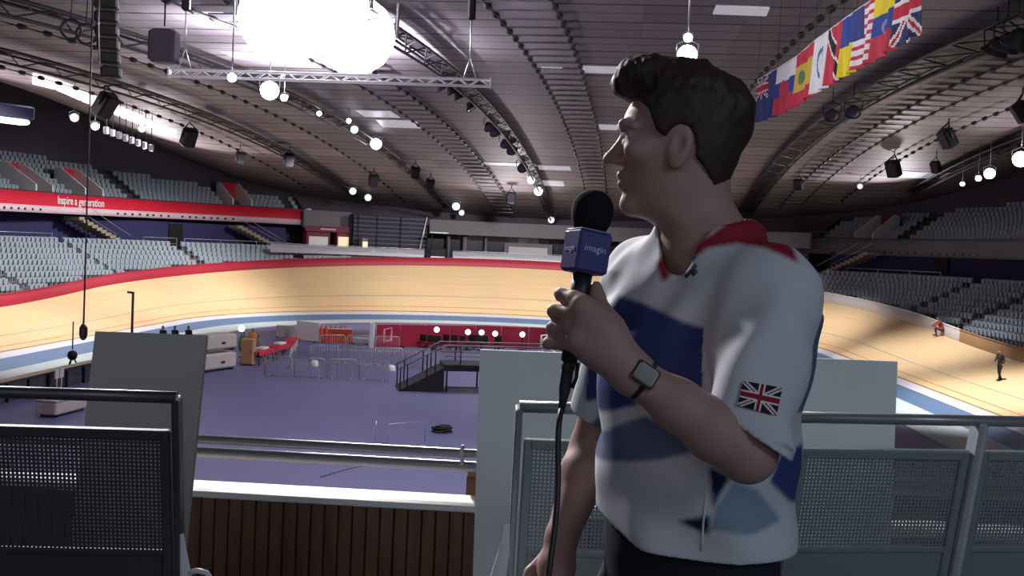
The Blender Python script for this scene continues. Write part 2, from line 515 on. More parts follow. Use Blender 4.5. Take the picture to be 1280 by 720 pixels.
for side, us in (('left', UL), ('right', URr)):
    F, zb, zt = tier_edges(side)
    for k in range(UR):
        u = us[0]+.4
        while u < us[-1]-.4:
            R_ = 1.0 if abs(((u+HL) % (PER/2))) < 2*HL else (RI+F(u)+5)/RI
            if not (k < 5 and any(g[0] == side and abs(g[1]-u) < 1.5/R_ for g in GANGS)) and not aisle(u, 14/R_**.5, 2.0, 1.3/R_) and not (F(u)+1.2+k*.82+.6 > w_off(u)-.5):
                seat_list.append((side, 'upper', k, u, F(u)+1.2+k*.82+.45, zt(u)-.7+k*.46))
            u += .54/R_
shown = []
for q in seat_list:
    p = at(q[3], q[4], q[5]+.6); x, y, d = proj(p)
    if d > 1 and -6 < x < 1286 and 0 < y < 560:
        hid = 760 < x < 1035 or (q[1] == 'lower' and d < 40)
        shown.append((d+(0 if not hid else 500), q))
shown.sort(key=lambda e: e[0])
lowl = [e[1] for e in shown if e[0] < 400 and e[1][1] == 'lower' and e[1][0] == 'left'][:140]
lowr = [e[1] for e in shown if e[0] < 400 and e[1][1] == 'lower' and e[1][0] == 'right'][:160]
proto_me = None
for grp, items, lab in (('left', lowl, 'pale blue-grey tip-up seat among the nearest seats of the left lower stand'), ('right', lowr, 'slate grey tip-up seat among the nearest seats of the right lower stand')):
    for q in items:
        if proto_me is None:
            mb = MB(); seat_shape(mb, (0, 0, 0), (0, 1)); o = mb.build('stadium_seat', M_seat); proto_me = o.data
        else:
            o = bpy.data.objects.new('stadium_seat', proto_me); COL.objects.link(o)
        p, n = path(q[3])
        o.location = at(q[3], q[4], q[5]); o.rotation_euler = (0, 0, math.atan2(n[1], n[0])-PI/2)
        tag(o, lab, 'seat', 'nearest seats of the %s lower stand' % grp)
picked = set((q[0], q[1], q[2], q[3]) for q in lowl+lowr)
for side in ('left', 'right'):
    for lev in ('lower', 'upper'):
        mb = MB()
        for q in seat_list:
            if q[0] == side and q[1] == lev and (q[0], q[1], q[2], q[3]) not in picked:
                x, y, d = proj(at(q[3], q[4], q[5]+.6))
                if d > 1 and -260 < x < 1560: seat_shape(mb, at(q[3], q[4], q[5]), path(q[3])[1])
        o = mb.build('stand_seating', M_seat, fix=False)
        tag(o, 'rows of grey tip-up seats filling the %s of the %s %s stand' % ('rest' if lev == 'lower' else 'tiers', side, lev), 'seating', kind='stuff')

# railings at the back of the lower stands
def stand_rail(u0, u1, label, foot=lambda u: o_back(u)+.3, z0=0.0, h=1.05, glass=None):
    t = empty('guard_rail', at((u0+u1)/2, foot((u0+u1)/2), z0), label, 'railing')
    us = us_range(u0, u1, max(4, int(abs(u1-u0)/1.2)))
    MB().tube([at(u, foot(u), z0+h) for u in us], .03, 6).build('top_rail', M_silver, t)
    MB().tube([at(u, foot(u), z0+h*.5) for u in us], .018, 6).build('mid_rail', M_silver, t)
    n = max(2, min(60, int(abs(u1-u0)/1.6)))
    for u in us_range(u0, u1, n):
        MB().tube([at(u, foot(u), z0-.05), at(u, foot(u), z0+h)], .022, 6).build('post', M_silver, t)
    if glass:
        sweep(us, [lambda u: (foot(u), z0+.1), lambda u: (foot(u), z0+h-.08), lambda u: (foot(u)+.03, z0+h-.08), lambda u: (foot(u)+.03, z0+.1), lambda u: (foot(u), z0+.1)]).build('infill_panel', glass, t, fix=False)
    return t
stand_rail(u_seen(157, 20, U_L0, U_L1), u_seen(113, 20, U_L0, U_L1), 'short pale rail behind the left lower seats beside the stair mouth')
stand_rail(u_seen(330, 17, U_L0, U_L1), u_seen(175, 19, U_L0, U_L1), 'pale rail behind the far block of left lower seats')
stand_rail(u_seen(24, 19, PER/2-25, U_L1), u_seen(-60, 19, PER/2-25, U_L1), 'pale rail behind the nearest block of left lower seats')
stand_rail(u_seen(1120, 19, U_S0, U_S1), u_seen(1240, 19, U_S0, U_S1), 'thin rail behind the right lower seats')
U_PLAT = u_seen(548, 7.9, PER*.25-30, PER*.25+34)
M_glassy = mat('frosted_panel', srgb(150, 150, 162), .35, var=.05, scale=.8)
stand_rail(U_FAR+20, U_PLAT+1.15, 'white panelled rail behind the far bend, left of the dark camera box', lambda u: track_off(u)+1.0, -.02, 1.0, M_glassy)
stand_rail(U_PLAT-1.15, U_FAR-3.6, 'white panelled rail behind the far bend, just right of the dark camera box', lambda u: track_off(u)+1.0, -.02, 1.0, M_glassy)
stand_rail(U_FAR-4.6, U_FAR-16, 'white panelled rail behind the far bend where the person blocks the view', lambda u: track_off(u)+1.0, -.02, 1.0, M_glassy)
def tier_rail(u0, u1, side, label):
    F, zb, zt = tier_edges(side)
    return stand_rail(u0, u1, label, lambda u: F(u)+.3, zt((u0+u1)/2)-.1, .75)
tier_rail(UPR1-3, UPR1-.3, 'right', 'short rail at the far end of the right upper tier')
tier_rail(u_seen(1253, 15, UPR0, UPR1), u_seen(1330, 15, UPR0, UPR1), 'right', 'rail at the near end of the right upper tier')

# red / white gangway mouths in the upper tiers
def vomitory(px, side, wpx, label, m_in):
    F, zb, zt = tier_edges(side)
    rng = (UPL0, UPL1) if side == 'left' else (UPR0, UPR1)
    u = u_seen(px, 17.5, *rng); p, n = path(u)
    t = np.array([-n[1], n[0], 0]); nn = np.array([n[0], n[1], 0]); zz = zt(u)
    base = np.array(at(u, F(u), 0))
    th = empty('gangway_mouth', at(u, F(u)+1.5, zz), label, 'gangway')
    w = 1.0
    for s in (-1, 1):
        mb = MB()
        prof = [(1.0, zz-.6), (4.6, zz-.6+1.4), (4.6, zz+2.5), (3.9, zz+2.5), (1.0, zz+.7)]
        a = [base+nn*o_+t*s*w+np.array([0, 0, z_]) for o_, z_ in prof]; b = [q+t*s*.14 for q in a]
        mb.loft([a, b], smooth=False); mb.build('side_wall', M_white, th)
    mb = MB(); mb.box(base+nn*4.5+np.array([0, 0, zz+1.5]), (2*w, .1, 2.0), (t, nn, (0, 0, 1))); mb.build('back_wall', m_in, th)
    mb = MB(); mb.box(base+nn*2.8+np.array([0, 0, zz-.1]), (2*w, 3.4, .1), (t, nn, (0, 0, 1))); mb.build('landing', M_concd, th)
vomitory(35, 'left', 24, 'red-backed gangway mouth with white side walls, nearest on the left upper tier', M_red)
vomitory(100, 'left', 24, 'red-backed gangway mouth with white side walls, above the slogan on the left tier', M_red)
vomitory(293, 'left', 24, 'red-backed gangway mouth with white side walls near the far end of the left tier', M_red)
vomitory(1090, 'right', 24, 'dim gangway mouth with white side walls on the right upper tier', mat('dull_red', srgb(120, 44, 60), .7))
# raking stair flights below the tiers
def stair_flight(px, side, label, run=6.5, ln=1.0):
    rng = (UPL0, UPL1) if side == 'left' else (UPR0, UPR1)
    u = u_seen(px, 19, *rng); p, n = path(u)
    d = 1 if side == 'left' else -1
    th = empty('stair_flight', at(u, o_back(u)+1.8, 0), label, 'stairs')
    mb = MB(); k = 12
    for i in range(k):
        uu = u+d*run*.55*i/k
        p, n = path(uu); t = np.array([-n[1], n[0], 0]); nn = np.array([n[0], n[1], 0])
        mb.box(np.array(at(uu, o_back(uu)+1.7, .12+i*.21)), (run/k*1.25, 1.6, .3), (t, nn, (0, 0, 1)))
    mb.build('flight', mat('stair_concrete', srgb(148, 138, 122), .8), th)
    for e in (.9, 2.5):
        MB().tube([at(u+d*run*.55*i/k, o_back(u)+e, 1.1+i*.21) for i in range(k)], .03, 6).build('handrail', M_silver, th)
stair_flight(112, 'left', 'pale raking stair below the slogan on the left tier')
stair_flight(318, 'left', 'pale raking stair below the far end of the red balcony')
stair_flight(1075, 'right', 'pale raking stair below the right upper tier')

# ================================================================== ROOF
def roof_material():
    m = bpy.data.materials.new('roof_cassettes'); m.use_nodes = True
    nt = m.node_tree; b = nt.nodes['Principled BSDF']; L = nt.links.new
    tc = nt.nodes.new('ShaderNodeTexCoord')
    sx = nt.nodes.new('ShaderNodeSeparateXYZ'); L(tc.outputs['Object'], sx.inputs[0])
    def math_(op, a, v=None):
        n = nt.nodes.new('ShaderNodeMath'); n.operation = op
        if isinstance(a, (int, float)): n.inputs[0].default_value = a
        else: L(a, n.inputs[0])
        if v is not None:
            if isinstance(v, (int, float)): n.inputs[1].default_value = v
            else: L(v, n.inputs[1])
        return n.outputs[0]
    per = 3.8
    y = math_('DIVIDE', sx.outputs['Y'], per)
    fr = math_('FRACT', math_('ADD', y, 100.0))
    seam = math_('MULTIPLY', math_('LESS_THAN', fr, .065), .95)         # dark joint across the roof
    lip = math_('MULTIPLY', math_('LESS_THAN', math_('ABSOLUTE', math_('SUBTRACT', fr, .5), 0.0), .03), .5)
    cell = math_('FLOOR', math_('ADD', y, 100.0))
    xc = math_('FLOOR', math_('DIVIDE', sx.outputs['X'], 3.6))
    cmb = nt.nodes.new('ShaderNodeCombineXYZ'); L(cell, cmb.inputs[0]); L(xc, cmb.inputs[1])
    wn = nt.nodes.new('ShaderNodeTexWhiteNoise'); wn.noise_dimensions = '2D'; L(cmb.outputs[0], wn.inputs['Vector'])
    cr = nt.nodes.new('ShaderNodeValToRGB')
    cr.color_ramp.elements[0].color = srgb(130, 122, 128); cr.color_ramp.elements[1].color = srgb(152, 143, 147)
    L(wn.outputs['Value'], cr.inputs[0])
    mx = nt.nodes.new('ShaderNodeMix'); mx.data_type = 'RGBA'
    L(math_('ADD', seam, lip), mx.inputs[0]); L(cr.outputs[0], mx.inputs[6]); mx.inputs[7].default_value = srgb(46, 40, 42)
    L(mx.outputs[2], b.inputs['Base Color']); b.inputs['Roughness'].default_value = .6
    b.inputs['Specular IOR Level'].default_value = .3
    return m
M_roof = roof_material()
xs = [RX0+x for x in np.linspace(-78, 74, 77)]; ys = list(np.linspace(-7, 126, 101))
mb = MB(); mb.grid([[(x, y, roof_zl(x, y)) for x in xs] for y in ys])
n = len(mb.v); mb.grid([[(x, y, roof_zl(x, y)+.4) for x in xs] for y in ys])
ro = S(mb.build('ceiling', M_roof, fix=False)); ro.rotation_euler = (0, 0, -DE)

def y_end(x):
    return YF+math.sqrt(max(0, (RI+16.0)**2-(x+5-CX)**2))-2
def rw(xr, yr, drop):
    x, y = roof_world(xr, yr); return (x, y, roof_zl(xr, yr)-drop)
M_gantry = mat('gantry_metal', srgb(44, 42, 50), .5, .3)
M_gantry2 = mat('walkway_metal', srgb(140, 134, 142), .5, .1)
def walkway(x0, x1, label, y0=2, y1=119):
    y1 = min(y1, y_end((x0+x1)/2))
    t = empty('roof_walkway', rw((x0+x1)/2, 60, .5), label, 'walkway')
    ys = np.linspace(y0, y1, 60)
    for x in (x0, x1):
        pts = []; r_ = []
        for y in np.arange(y0, y1, 1.9):
            for dy, k in ((-.3, .05), (-.16, .12), (.16, .12), (.3, .05)): pts.append(rw(x, y+dy, .42)); r_.append(k)
        MB().tube(pts, r_, 6).build('side_rail', M_gantry, t)
    mb = MB()
    for y in np.arange(y0, y1, 1.9):
        a, b = np.array(rw(x0, y, .36)), np.array(rw(x1, y, .36))
        v = b-a; l = np.linalg.norm(v)
        mb.box((a+b)/2, (l, .95, .05), (v/l, (sd, cd, 0), (0, 0, 1)))
    mb.build('slatted_deck', M_gantry2, t)
    return t
walkway(-4.8, -2.7, 'slatted roof walkway above the middle of the hall, left of the face')
walkway(-15.3, -13.2, 'slatted roof walkway passing over the row of dark lamps on the left')
walkway(14.6, 16.4, 'slatted roof walkway on the right, beyond the flags')
def cable(x, label, r=.035, node=.13, drop=.35, y0=2, y1=119):
    pts = []; rr = []; y1 = min(y1, y_end(x))
    for y in np.arange(y0, y1, 1.9):
        for dy, k in ((-.35, r), (-.2, node), (.2, node), (.35, r)):
            pts.append(rw(x, y+dy, drop)); rr.append(k)
    mb = MB(); mb.tube(pts, rr, 6)
    return tag(mb.build('roof_cable', M_gantry), label, 'cable')
cable(-34.4, 'clamped roof cable above the strip light on the left')
cable(-25.0, 'clamped roof cable on the left between two lamp gantries')
cable(19.8, 'clamped roof cable on the right, outermost and lowest in view')
cable(5.6, 'clamped roof cable directly over the row of flags')
def gantry(x, label, w=.5, y0=2, y1=119, drop=.55):
    """dark triangular lattice beam under the roof"""
    y1 = min(y1, y_end(x))
    t = empty('lighting_gantry', rw(x, 60, drop), label, 'lighting gantry')
    ys = np.arange(y0, y1, 1.9)
    ch = [(-w, 0), (w, 0), (0, -.5)]
    for cx_, cz_ in ch:
        MB().tube([rw(x+cx_, y, drop-cz_) for y in ys], .07, 6).build('chord', M_gantry, t)
    mb = MB(); zig = []
    for i, y in enumerate(ys): zig.append(rw(x+(-w if i % 2 else w), y, drop))
    mb.tube(zig, .035, 5)
    zig = []
    for i, y in enumerate(ys): zig.append(rw(x+(w if i % 2 else 0), y, drop+(0 if i % 2 else .5)))
    mb.tube(zig, .035, 5)
    mb.build('lacing', M_gantry, t)
    mb = MB()
    G = [[rw(x-w*.9, y, drop-.1), rw(x+w*.9, y, drop-.1)] for y in ys]
    mb.grid(G); mb.build('cable_tray', M_gantry, t)
    return t
gantry(-9.1, 'dark lighting gantry that carries the long row of lamps left of the microphone', .45)
gantry(-20.6, 'dark lighting gantry with three lit lamps, second from the left stand', .45)
gantry(-29.8, 'dark lighting gantry nearest the left stand', .5)
gantry(11.5, 'broad dark lighting gantry sweeping over the right side beyond the flags', .8)
gantry(24.5, 'dark lighting gantry nearest the right stand', .5)

# rooflights and strip lights
def roof_quad(a, b, c, d, name, m, label, cat, group=None, drop=.06):
    """panel lying under the roof, given by four corners in the photo"""
    pts = [roof_hit(*q, drop) for q in (a, b, c, d)]
    n = 8; G = []
    for i in range(n+1):
        s = i/n
        top = pts[0]*(1-s)+pts[1]*s; bot = pts[3]*(1-s)+pts[2]*s
        row = []
        for j in range(3):
            q = top*(1-j/2)+bot*j/2
            q = np.array([q[0], q[1], roof_z(q[0], q[1])-drop]); row.append(q)
        G.append(row)
    mb = MB(); mb.grid(G, 0, False)
    o = mb.build(name, m, fix=False)
    sol = o.modifiers.new('thickness', 'SOLIDIFY'); sol.thickness = .05
    return tag(o, label, cat, group)
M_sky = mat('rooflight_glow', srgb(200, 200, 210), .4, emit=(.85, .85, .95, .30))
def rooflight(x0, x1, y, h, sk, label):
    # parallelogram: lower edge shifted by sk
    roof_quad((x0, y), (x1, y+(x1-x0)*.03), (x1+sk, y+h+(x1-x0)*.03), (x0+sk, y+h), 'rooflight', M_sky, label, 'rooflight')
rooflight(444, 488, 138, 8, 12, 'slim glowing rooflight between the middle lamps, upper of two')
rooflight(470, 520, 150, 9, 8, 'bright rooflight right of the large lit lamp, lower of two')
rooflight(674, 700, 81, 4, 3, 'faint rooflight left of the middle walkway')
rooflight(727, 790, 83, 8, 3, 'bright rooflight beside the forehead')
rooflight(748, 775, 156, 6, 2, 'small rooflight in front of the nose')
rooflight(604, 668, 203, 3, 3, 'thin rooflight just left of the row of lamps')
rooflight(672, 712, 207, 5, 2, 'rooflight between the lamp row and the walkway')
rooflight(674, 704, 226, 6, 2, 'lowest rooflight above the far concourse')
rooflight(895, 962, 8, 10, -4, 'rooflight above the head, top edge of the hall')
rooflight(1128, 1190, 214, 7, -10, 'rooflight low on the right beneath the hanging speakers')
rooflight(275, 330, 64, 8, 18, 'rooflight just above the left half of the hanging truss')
M_strip = mat('strip_glow', srgb(240, 240, 245), .4, emit=(1, .98, 1, 3.5))
ends = [(40, 99), (69, 106), (101, 120), (128, 131), (150, 140), (180, 152), (203, 161), (221, 168)]
seg = [(0, 1), (1, 2), (2, 3), (3, 4), (4, 5), (5, 6), (6, 7)]
order = ['nearest', 'second', 'third', 'fourth', 'fifth', 'sixth', 'farthest']
for k, (i, j) in enumerate(seg):
    a, b = ends[i], ends[j]; f = .03
    x0, y0 = a[0]+(b[0]-a[0])*f, a[1]+(b[1]-a[1])*f; x1, y1 = a[0]+(b[0]-a[0])*(1-f), a[1]+(b[1]-a[1])*(1-f)
    h = 12 if k < 5 else 8
    roof_quad((x0, y0-h/2), (x1, y1-h/2), (x1, y1+h/2), (x0, y0+h/2), 'strip_light', M_strip, 'bright white strip of glazing along the left roof edge, %s of seven segments' % order[k], 'strip light', 'strip lights along the left roof edge', .12)

# far facade on the concourse
M_beam = mat('grey_beam', srgb(112, 108, 116), .6, scale=.4)
M_glassd = mat('dark_glazing', srgb(40, 42, 54), .15, .0, spec=.6)
uf = lambda px, off=14: u_seen(px, off, PER*.25-30, PER*.25+34)
def far_band(px0, px1, off, z0, z1, name, m, th=.3, struct=True, label=None, cat=None):
    us = us_range(uf(px0, off), uf(px1, off), max(3, int(abs(px1-px0)/12)))
    f = lambda d, z: (lambda u: (off+d, z))
    mb = sweep(us, [f(0, z0), f(0, z1), f(th, z1), f(th, z0), f(0, z0)], smooth=False)
    o = mb.build(name, m, fix=False)
    return S(o) if struct else tag(o, label, cat)
far_band(536, 1010, 13.5, 2.75, 4.3, 'trim_1', M_beam)
far_band(378, 437, 13.5, 2.75, 4.6, 'trim_2', M_beam)
far_band(534, 1010, 16.5, 0, 2.75, 'window_1', M_glassd)
far_band(376, 440, 16.5, 0, 2.75, 'window_2', M_glassd)
for k, px in enumerate((560, 581, 606, 722, 774, 812)):
    u = uf(px, 15); mb = MB(); mb.tube([at(u, 15, 0), at(u, 15, 2.8)], .28 if k % 2 else .16, 10)
    S(mb.build('column_%d' % (k+1), M_beam))
# ================================================================== FAR END
# dark slatted screen block on the far concourse
def slatted_block():
    u0, u1 = uf(441, 11), uf(533, 11)
    t = empty('slatted_screen', at((u0+u1)/2, 11.5, 0), 'tall dark slatted screen block standing behind the far bend', 'screen')
    us = us_range(u0, u1, 8); f = lambda o_, z: (lambda u: (o_, z))
    zt = 4.35
    sweep(us, [f(11.3, 0), f(11.3, zt), f(12.6, zt), f(12.6, 0), f(11.3, 0)], smooth=False).build('body', mat('screen_body', srgb(46, 44, 62), .7), t, fix=False)
    for i in range(9):
        z = .35+i*.46
        sweep(us, [f(11.3, z), f(11.12, z+.05), f(11.12, z+.2), f(11.3, z+.25)], smooth=False).build('slat', mat('screen_slat', srgb(78, 74, 98), .6), t, fix=False)
    for px in (446, 470, 500, 531):
        u = uf(px, 11); MB().tube([at(u, 11.08, 0), at(u, 11.08, zt)], .05, 6).build('upright', M_dark, t)
    a, b = uf(522, 11), uf(531, 11)
    MB().tube([at(a, 10.95, .1), at(b, 10.95, zt+.1)], .07, 6).build('leaning_pole', M_white, t)
slatted_block()
# camera box on the rail
u = U_PLAT
t = empty('camera_platform', at(u, track_off(u)+.9, .1), 'dark boxed camera position on the far fence with a small lit roof', 'camera platform')
q = np.array(at(u, track_off(u)+1.05, 0))
MB().box(q+(0, 0, .55), (1.7, 1.0, 1.1), bev=.05).build('box', M_dark, t)
for s in (-1, 1): MB().tube([q+(s*.8, .3, 1.0), q+(s*.8, .3, 2.75)], .05, 6).build('post', M_dark, t)
MB().box(q+(0, .1, 2.8), (1.9, .8, .12), bev=.03).build('canopy', M_white, t)
MB().box(q+(0, -.56, .15), (1.5, .1, .3), bev=.03).build('white_plate', M_white, t)
# kiosk under the red sign
def kiosk(px0, px1, label, body, front, z1=2.3, off=12.2):
    u0, u1 = uf(px0, off), uf(px1, off)
    a = np.array(at(u0, off, 0)); b = np.array(at(u1, off, 0)); v = b-a; l = np.linalg.norm(v); v /= l; nn = np.array([-v[1], v[0], 0])
    if nn[1] < 0: nn = -nn
    t = empty('kiosk', (a+b)/2, label, 'kiosk')
    c = (a+b)/2+nn*.5
    MB().box(c+(0, 0, z1/2), (l, 1, z1), (v, nn, (0, 0, 1)), bev=.04).build('body', body, t)
    MB().box(c-nn*.53+(0, 0, z1*.55), (l*.8, .06, z1*.5), (v, nn, (0, 0, 1)), bev=.02).build('serving_hatch', front, t)
    MB().box(c-nn*.6+(0, 0, z1*.27), (l*.9, .25, .07), (v, nn, (0, 0, 1)), bev=.02).build('counter', M_white, t)
M_maroon = mat('maroon', srgb(116, 44, 70), .6)
M_warm = mat('warm_window', srgb(240, 220, 180), .5, emit=(1, .85, .6, .5))
kiosk(383, 412, 'maroon kiosk with white hatch under the far end of the red balcony', M_maroon, M_white)
kiosk(420, 437, 'small kiosk with warm lit window beside the slatted screen', M_maroon, M_warm, 2.4)
kiosk(452, 460, 'narrow pale ticket booth in front of the slatted screen', M_beam, M_warm, 1.9, 9.6)
kiosk(630, 690, 'pale grey bar counter under the far beam, right of the camera box', M_beam, mat('pale_hatch', srgb(190, 186, 196), .5), 2.1, 15)
u0, u1 = uf(380, 12), uf(436, 12)
t = empty('red_sign', at((u0+u1)/2, 12, 2.4), 'long maroon sign band with a pale caption above the kiosks', 'sign')
f = lambda o_, z: (lambda u: (o_, z))
sweep(us_range(u0, u1, 8), [f(12, 2.35), f(12, 2.95), f(12.15, 2.95), f(12.15, 2.35), f(12, 2.35)], smooth=False).build('panel', M_maroon, t, fix=False)
sweep(us_range(uf(400, 12), uf(418, 12), 4), [f(11.97, 2.56), f(11.97, 2.72), f(11.99, 2.72), f(11.99, 2.56)], smooth=False).build('caption_bar', mat('pink_caption', srgb(226, 170, 190), .5), t, fix=False)

# ================================================================== LAMPS
M_lamp_on = mat('lit_lens', (1, 1, 1), .3, emit=(.96, .96, 1, 14))
M_lamp_dim = mat('dim_lens', (1, 1, 1), .3, emit=(.9, .9, 1, .9))
M_lens = mat('dark_lens', srgb(70, 72, 86), .12, spec=.8)
M_alu = mat('lamp_aluminium', srgb(176, 178, 188), .3, .8)
def floodlight(px, py, s, label, lit=None, aim=None, drop=1.0, body=None, power=0, group=None, yoke=True, angle=120, color=(1, .97, .95), dist=None):
    """round floodlight with housing, rim, lens, yoke; hangs from the roof on a stem"""
    if dist is None:
        h = roof_hit(px, py, drop); c = h
    else: c = P(px, py, dist)
    top = roof_z(c[0], c[1])
    d = (C0+np.array([0, 25, -7])-c) if aim is None else np.array(aim, float)-c
    d = d/np.linalg.norm(d)
    t = empty('floodlight', c, label, 'lamp', group)
    m = body or M_gantry
    MB().lathe(c-d*s*.9, d, [(s*.25, -s*.25), (s*.5, 0), (s*.62, s*.35), (s*.95, s*.8), (s, s*.95), (s*.93, s*.95), (s*.88, s*.86)], 16).build('housing', m, t)
    ln = MB(); ln.lathe(c+d*s*(.09 if lit else -.04), d, [(s*.9, -s*.06), (s*1.02, -s*.05), (s*1.02, s*.015), (s*.8, s*.06), (s*.4, s*.1), (.001, s*.11)] if lit else [(s*.9, -s*.02), (s*.8, s*.03), (s*.4, s*.07), (.001, s*.08)], 16)
    lo = ln.build('lens', lit or M_lens, t)
    if lit: tag(lo, 'glowing lens')
    if yoke:
        sx = np.cross(d, (0, 0, 1)); sx /= np.linalg.norm(sx)+1e-9
        k = c-d*s*.4
        MB().tube([k+sx*s*1.05, k+sx*s*1.1+np.array([0, 0, s*1.1]), k+np.array([0, 0, s*1.6]), k-sx*s*1.1+np.array([0, 0, s*1.1]), k-sx*s*1.05], s*.07, 6).build('yoke', m, t)
        if top-k[2]-s*1.6 > .05:
            MB().tube([k+np.array([0, 0, s*1.55]), (k[0], k[1], top-.02)], max(.02, s*.06), 6).build('drop_stem', m, t)
    if power:
        l = bpy.data.lights.new('lamp_beam', 'SPOT'); l.energy = power; l.color = color
        l.spot_size = R(angle); l.spot_blend = .8; l.shadow_soft_size = max(.12, s*.7)
        lo = bpy.data.objects.new('lamp_beam', l); COL.objects.link(lo)
        lo.location = Vector(c+d*s*.25); lo.rotation_euler = Vector(d).to_track_quat('-Z', 'Y').to_euler()
        lo.parent = t; lo.matrix_parent_inverse = Matrix.Translation(-t.location)
    return t
KP = 1.0
FARB = np.array([-6, 100, -3.0])
# the blinding group top left, lenses enlarged to fill the glare
floodlight(356, 22, 1.3, 'blinding lit floodlight top left, the left one of the glaring pair', M_lamp_on, (0, 0, 0), 1.3, M_alu, 9000*KP, angle=150)
floodlight(446, 44, 1.25, 'blinding lit floodlight top left, the right one of the glaring pair', M_lamp_on, (0, 0, 1), 1.2, M_alu, 9000*KP, angle=150)
floodlight(402, 6, 1.25, 'added glowing disc top left, filling the glare between the two floodlights', M_lamp_on, (0, 0, 1), 1.2, M_alu, 3000*KP, angle=150)  # added disc, fills the glare between the two lamps
floodlight(337, 113, .42, 'small very bright lamp hanging under the truss', M_lamp_on, (0, 0, 1), None or 2.0, M_alu)
floodlight(355, 122, .17, 'tiny lit lamp just right of the very bright one under the truss', M_lamp_on, (0, 0, 1), 2.0, M_alu)
floodlight(399, 142, .15, 'tiny lit lamp leftmost of the four on the second gantry', M_lamp_on, (0, 0, 1), .9, M_alu)
floodlight(436, 151, .15, 'tiny lit lamp, upper of the close pair on the second gantry', M_lamp_on, (0, 0, 1), .9, M_alu)
floodlight(443, 162, .24, 'small lit lamp, lower of the close pair on the second gantry', M_lamp_on, (0, 0, 1), .9, M_alu)
floodlight(470, 180, .42, 'lit lamp lowest and largest of the four on the second gantry', M_lamp_on, (0, 0, 1), .9, M_alu)
# working lights over the hall: unseen spots under the roof, set further down
# dark row left of the microphone
row = [(553, 111), (566, 116), (575, 123), (590, 136), (612, 160), (619, 166), (632, 180), (640, 188), (653, 210)]
pos = ['first', 'second', 'third', 'fourth', 'fifth', 'sixth', 'seventh', 'eighth', 'ninth']
for k, (x, y) in enumerate(row):
    floodlight(x, y, .34+.016*k, 'unlit floodlight in the row left of the microphone, %s from the truss end' % pos[k], None, (3, 60, -6), .95, None, group='unlit floodlights in the row left of the microphone')
floodlight(664, 225, .34, 'silvery floodlight near the lower end of the row left of the microphone', M_lamp_dim, (0, 0, 1), .95, M_alu)
floodlight(673, 239, .42, 'brightest silvery floodlight at the lower end of the row left of the microphone', M_lamp_dim, (0, 0, 1), .95, M_alu)
floodlight(689, 275, .36, 'lone silvery lamp above the far concourse, close beside the microphone', M_lamp_dim, (0, 0, 1), .6, M_alu)
for x, y, s, w in ((441, 239, .36, 'upper'), (460, 247, .36, 'lower')):
    floodlight(x, y, s, 'white lamp over the left end of the slatted screen, %s of two' % w, M_lamp_dim, (0, 0, 1), .7, M_alu)
for x, y, s, w in ((570, 258, .42, 'upper'), (577, 266, .3, 'lower')):
    floodlight(x, y, s, 'white lamp over the far beam, %s of a close pair right of the slatted screen' % w, M_lamp_dim, (0, 0, 1), .7, M_alu)
# small lamps along the left
floodlight(93, 147, .26, 'white lamp below the strip lights, left one of three', M_lamp_dim, (0, 20, 1), 2.2, M_alu)
floodlight(119, 158, .24, 'lit lamp below the strip lights, middle one of three', M_lamp_on, (0, 0, 1), 2.2, M_alu)
floodlight(177, 161, .24, 'white lamp below the strip lights, right one of three', M_lamp_dim, (0, 20, 1), 1.6, M_alu)
# right-hand lit lamps
floodlight(1203, 230, .15, 'lit lamp low on the right, first and smallest of four', M_lamp_on, (0, 0, 1), 2.6, M_alu)
floodlight(1223, 223, .19, 'lit lamp low on the right, second of four', M_lamp_on, (0, 0, 1), 2.6, M_alu)
floodlight(1237, 217, .34, 'lit lamp low on the right, large third of four', M_lamp_on, (0, 0, 1), 2.6, M_alu)
floodlight(1276, 199, .44, 'large lit lamp at the right edge of the view', M_lamp_on, (0, 0, 1), 2.6, M_alu)
floodlight(1075, 233, .22, 'small lit lamp low on the right under the hanging speakers', M_lamp_dim, (0, 0, 1), 1.0, M_alu)
# lamp over the head
floodlight(859, 69, .20, 'round lit lamp hanging right above the hair', M_lamp_on, (0, 0, 1.4), 0, M_alu, dist=21)
floodlight(860, 47, .09, 'tiny lit lamp just above the round one over the hair', M_lamp_on, (0, 0, 1.4), 0, M_alu, dist=21)
for x, y, k in ((1040, 145, 'left'), (1066, 141, 'right')):
    floodlight(x, y, .4, 'unlit lamp under the broad right gantry, %s of a pair' % k, None, (10, 40, -6), 1.5)
for i, x in enumerate((1242, 1255, 1268)):
    floodlight(x, 66-i*5, .42, 'unlit lamp high on the right at the walkway edge, %s of three' % ('left', 'middle', 'right')[i], None, (10, 40, -6), 1.4)
# dark hanging loudspeakers
def hung_speaker(px, py, s, label, drop=1.2, group='loudspeakers hung under the roof'):
    c = roof_hit(px, py, drop); top = roof_z(c[0], c[1])
    t = empty('hanging_speaker', c, label, 'loudspeaker', group)
    d = np.array([CX, CY, -8])-c; d /= np.linalg.norm(d); sx = np.cross(d, (0, 0, 1)); sx /= np.linalg.norm(sx); sz = np.cross(sx, d)
    MB().box(c, (s*1.0, s*.8, s*1.35), (sx, d, sz), bev=s*.12).build('cabinet', M_dark, t)
    MB().box(c+d*s*.41, (s*.86, s*.04, s*1.2), (sx, d, sz), bev=s*.01).build('grille', M_gantry, t)
    MB().tube([c+sx*s*.55, c+sx*s*.55+sz*s*.6, c+np.array([0, 0, s*1.1]), c-sx*s*.55+sz*s*.6, c-sx*s*.55], s*.06, 6).build('bracket', M_gantry, t)
    MB().tube([c+np.array([0, 0, s*1.05]), (c[0], c[1], top)], s*.05, 6).build('suspension_rod', M_gantry, t)
hung_speaker(1185, 173, .9, 'black loudspeaker hung under the right roof, largest and highest of three')
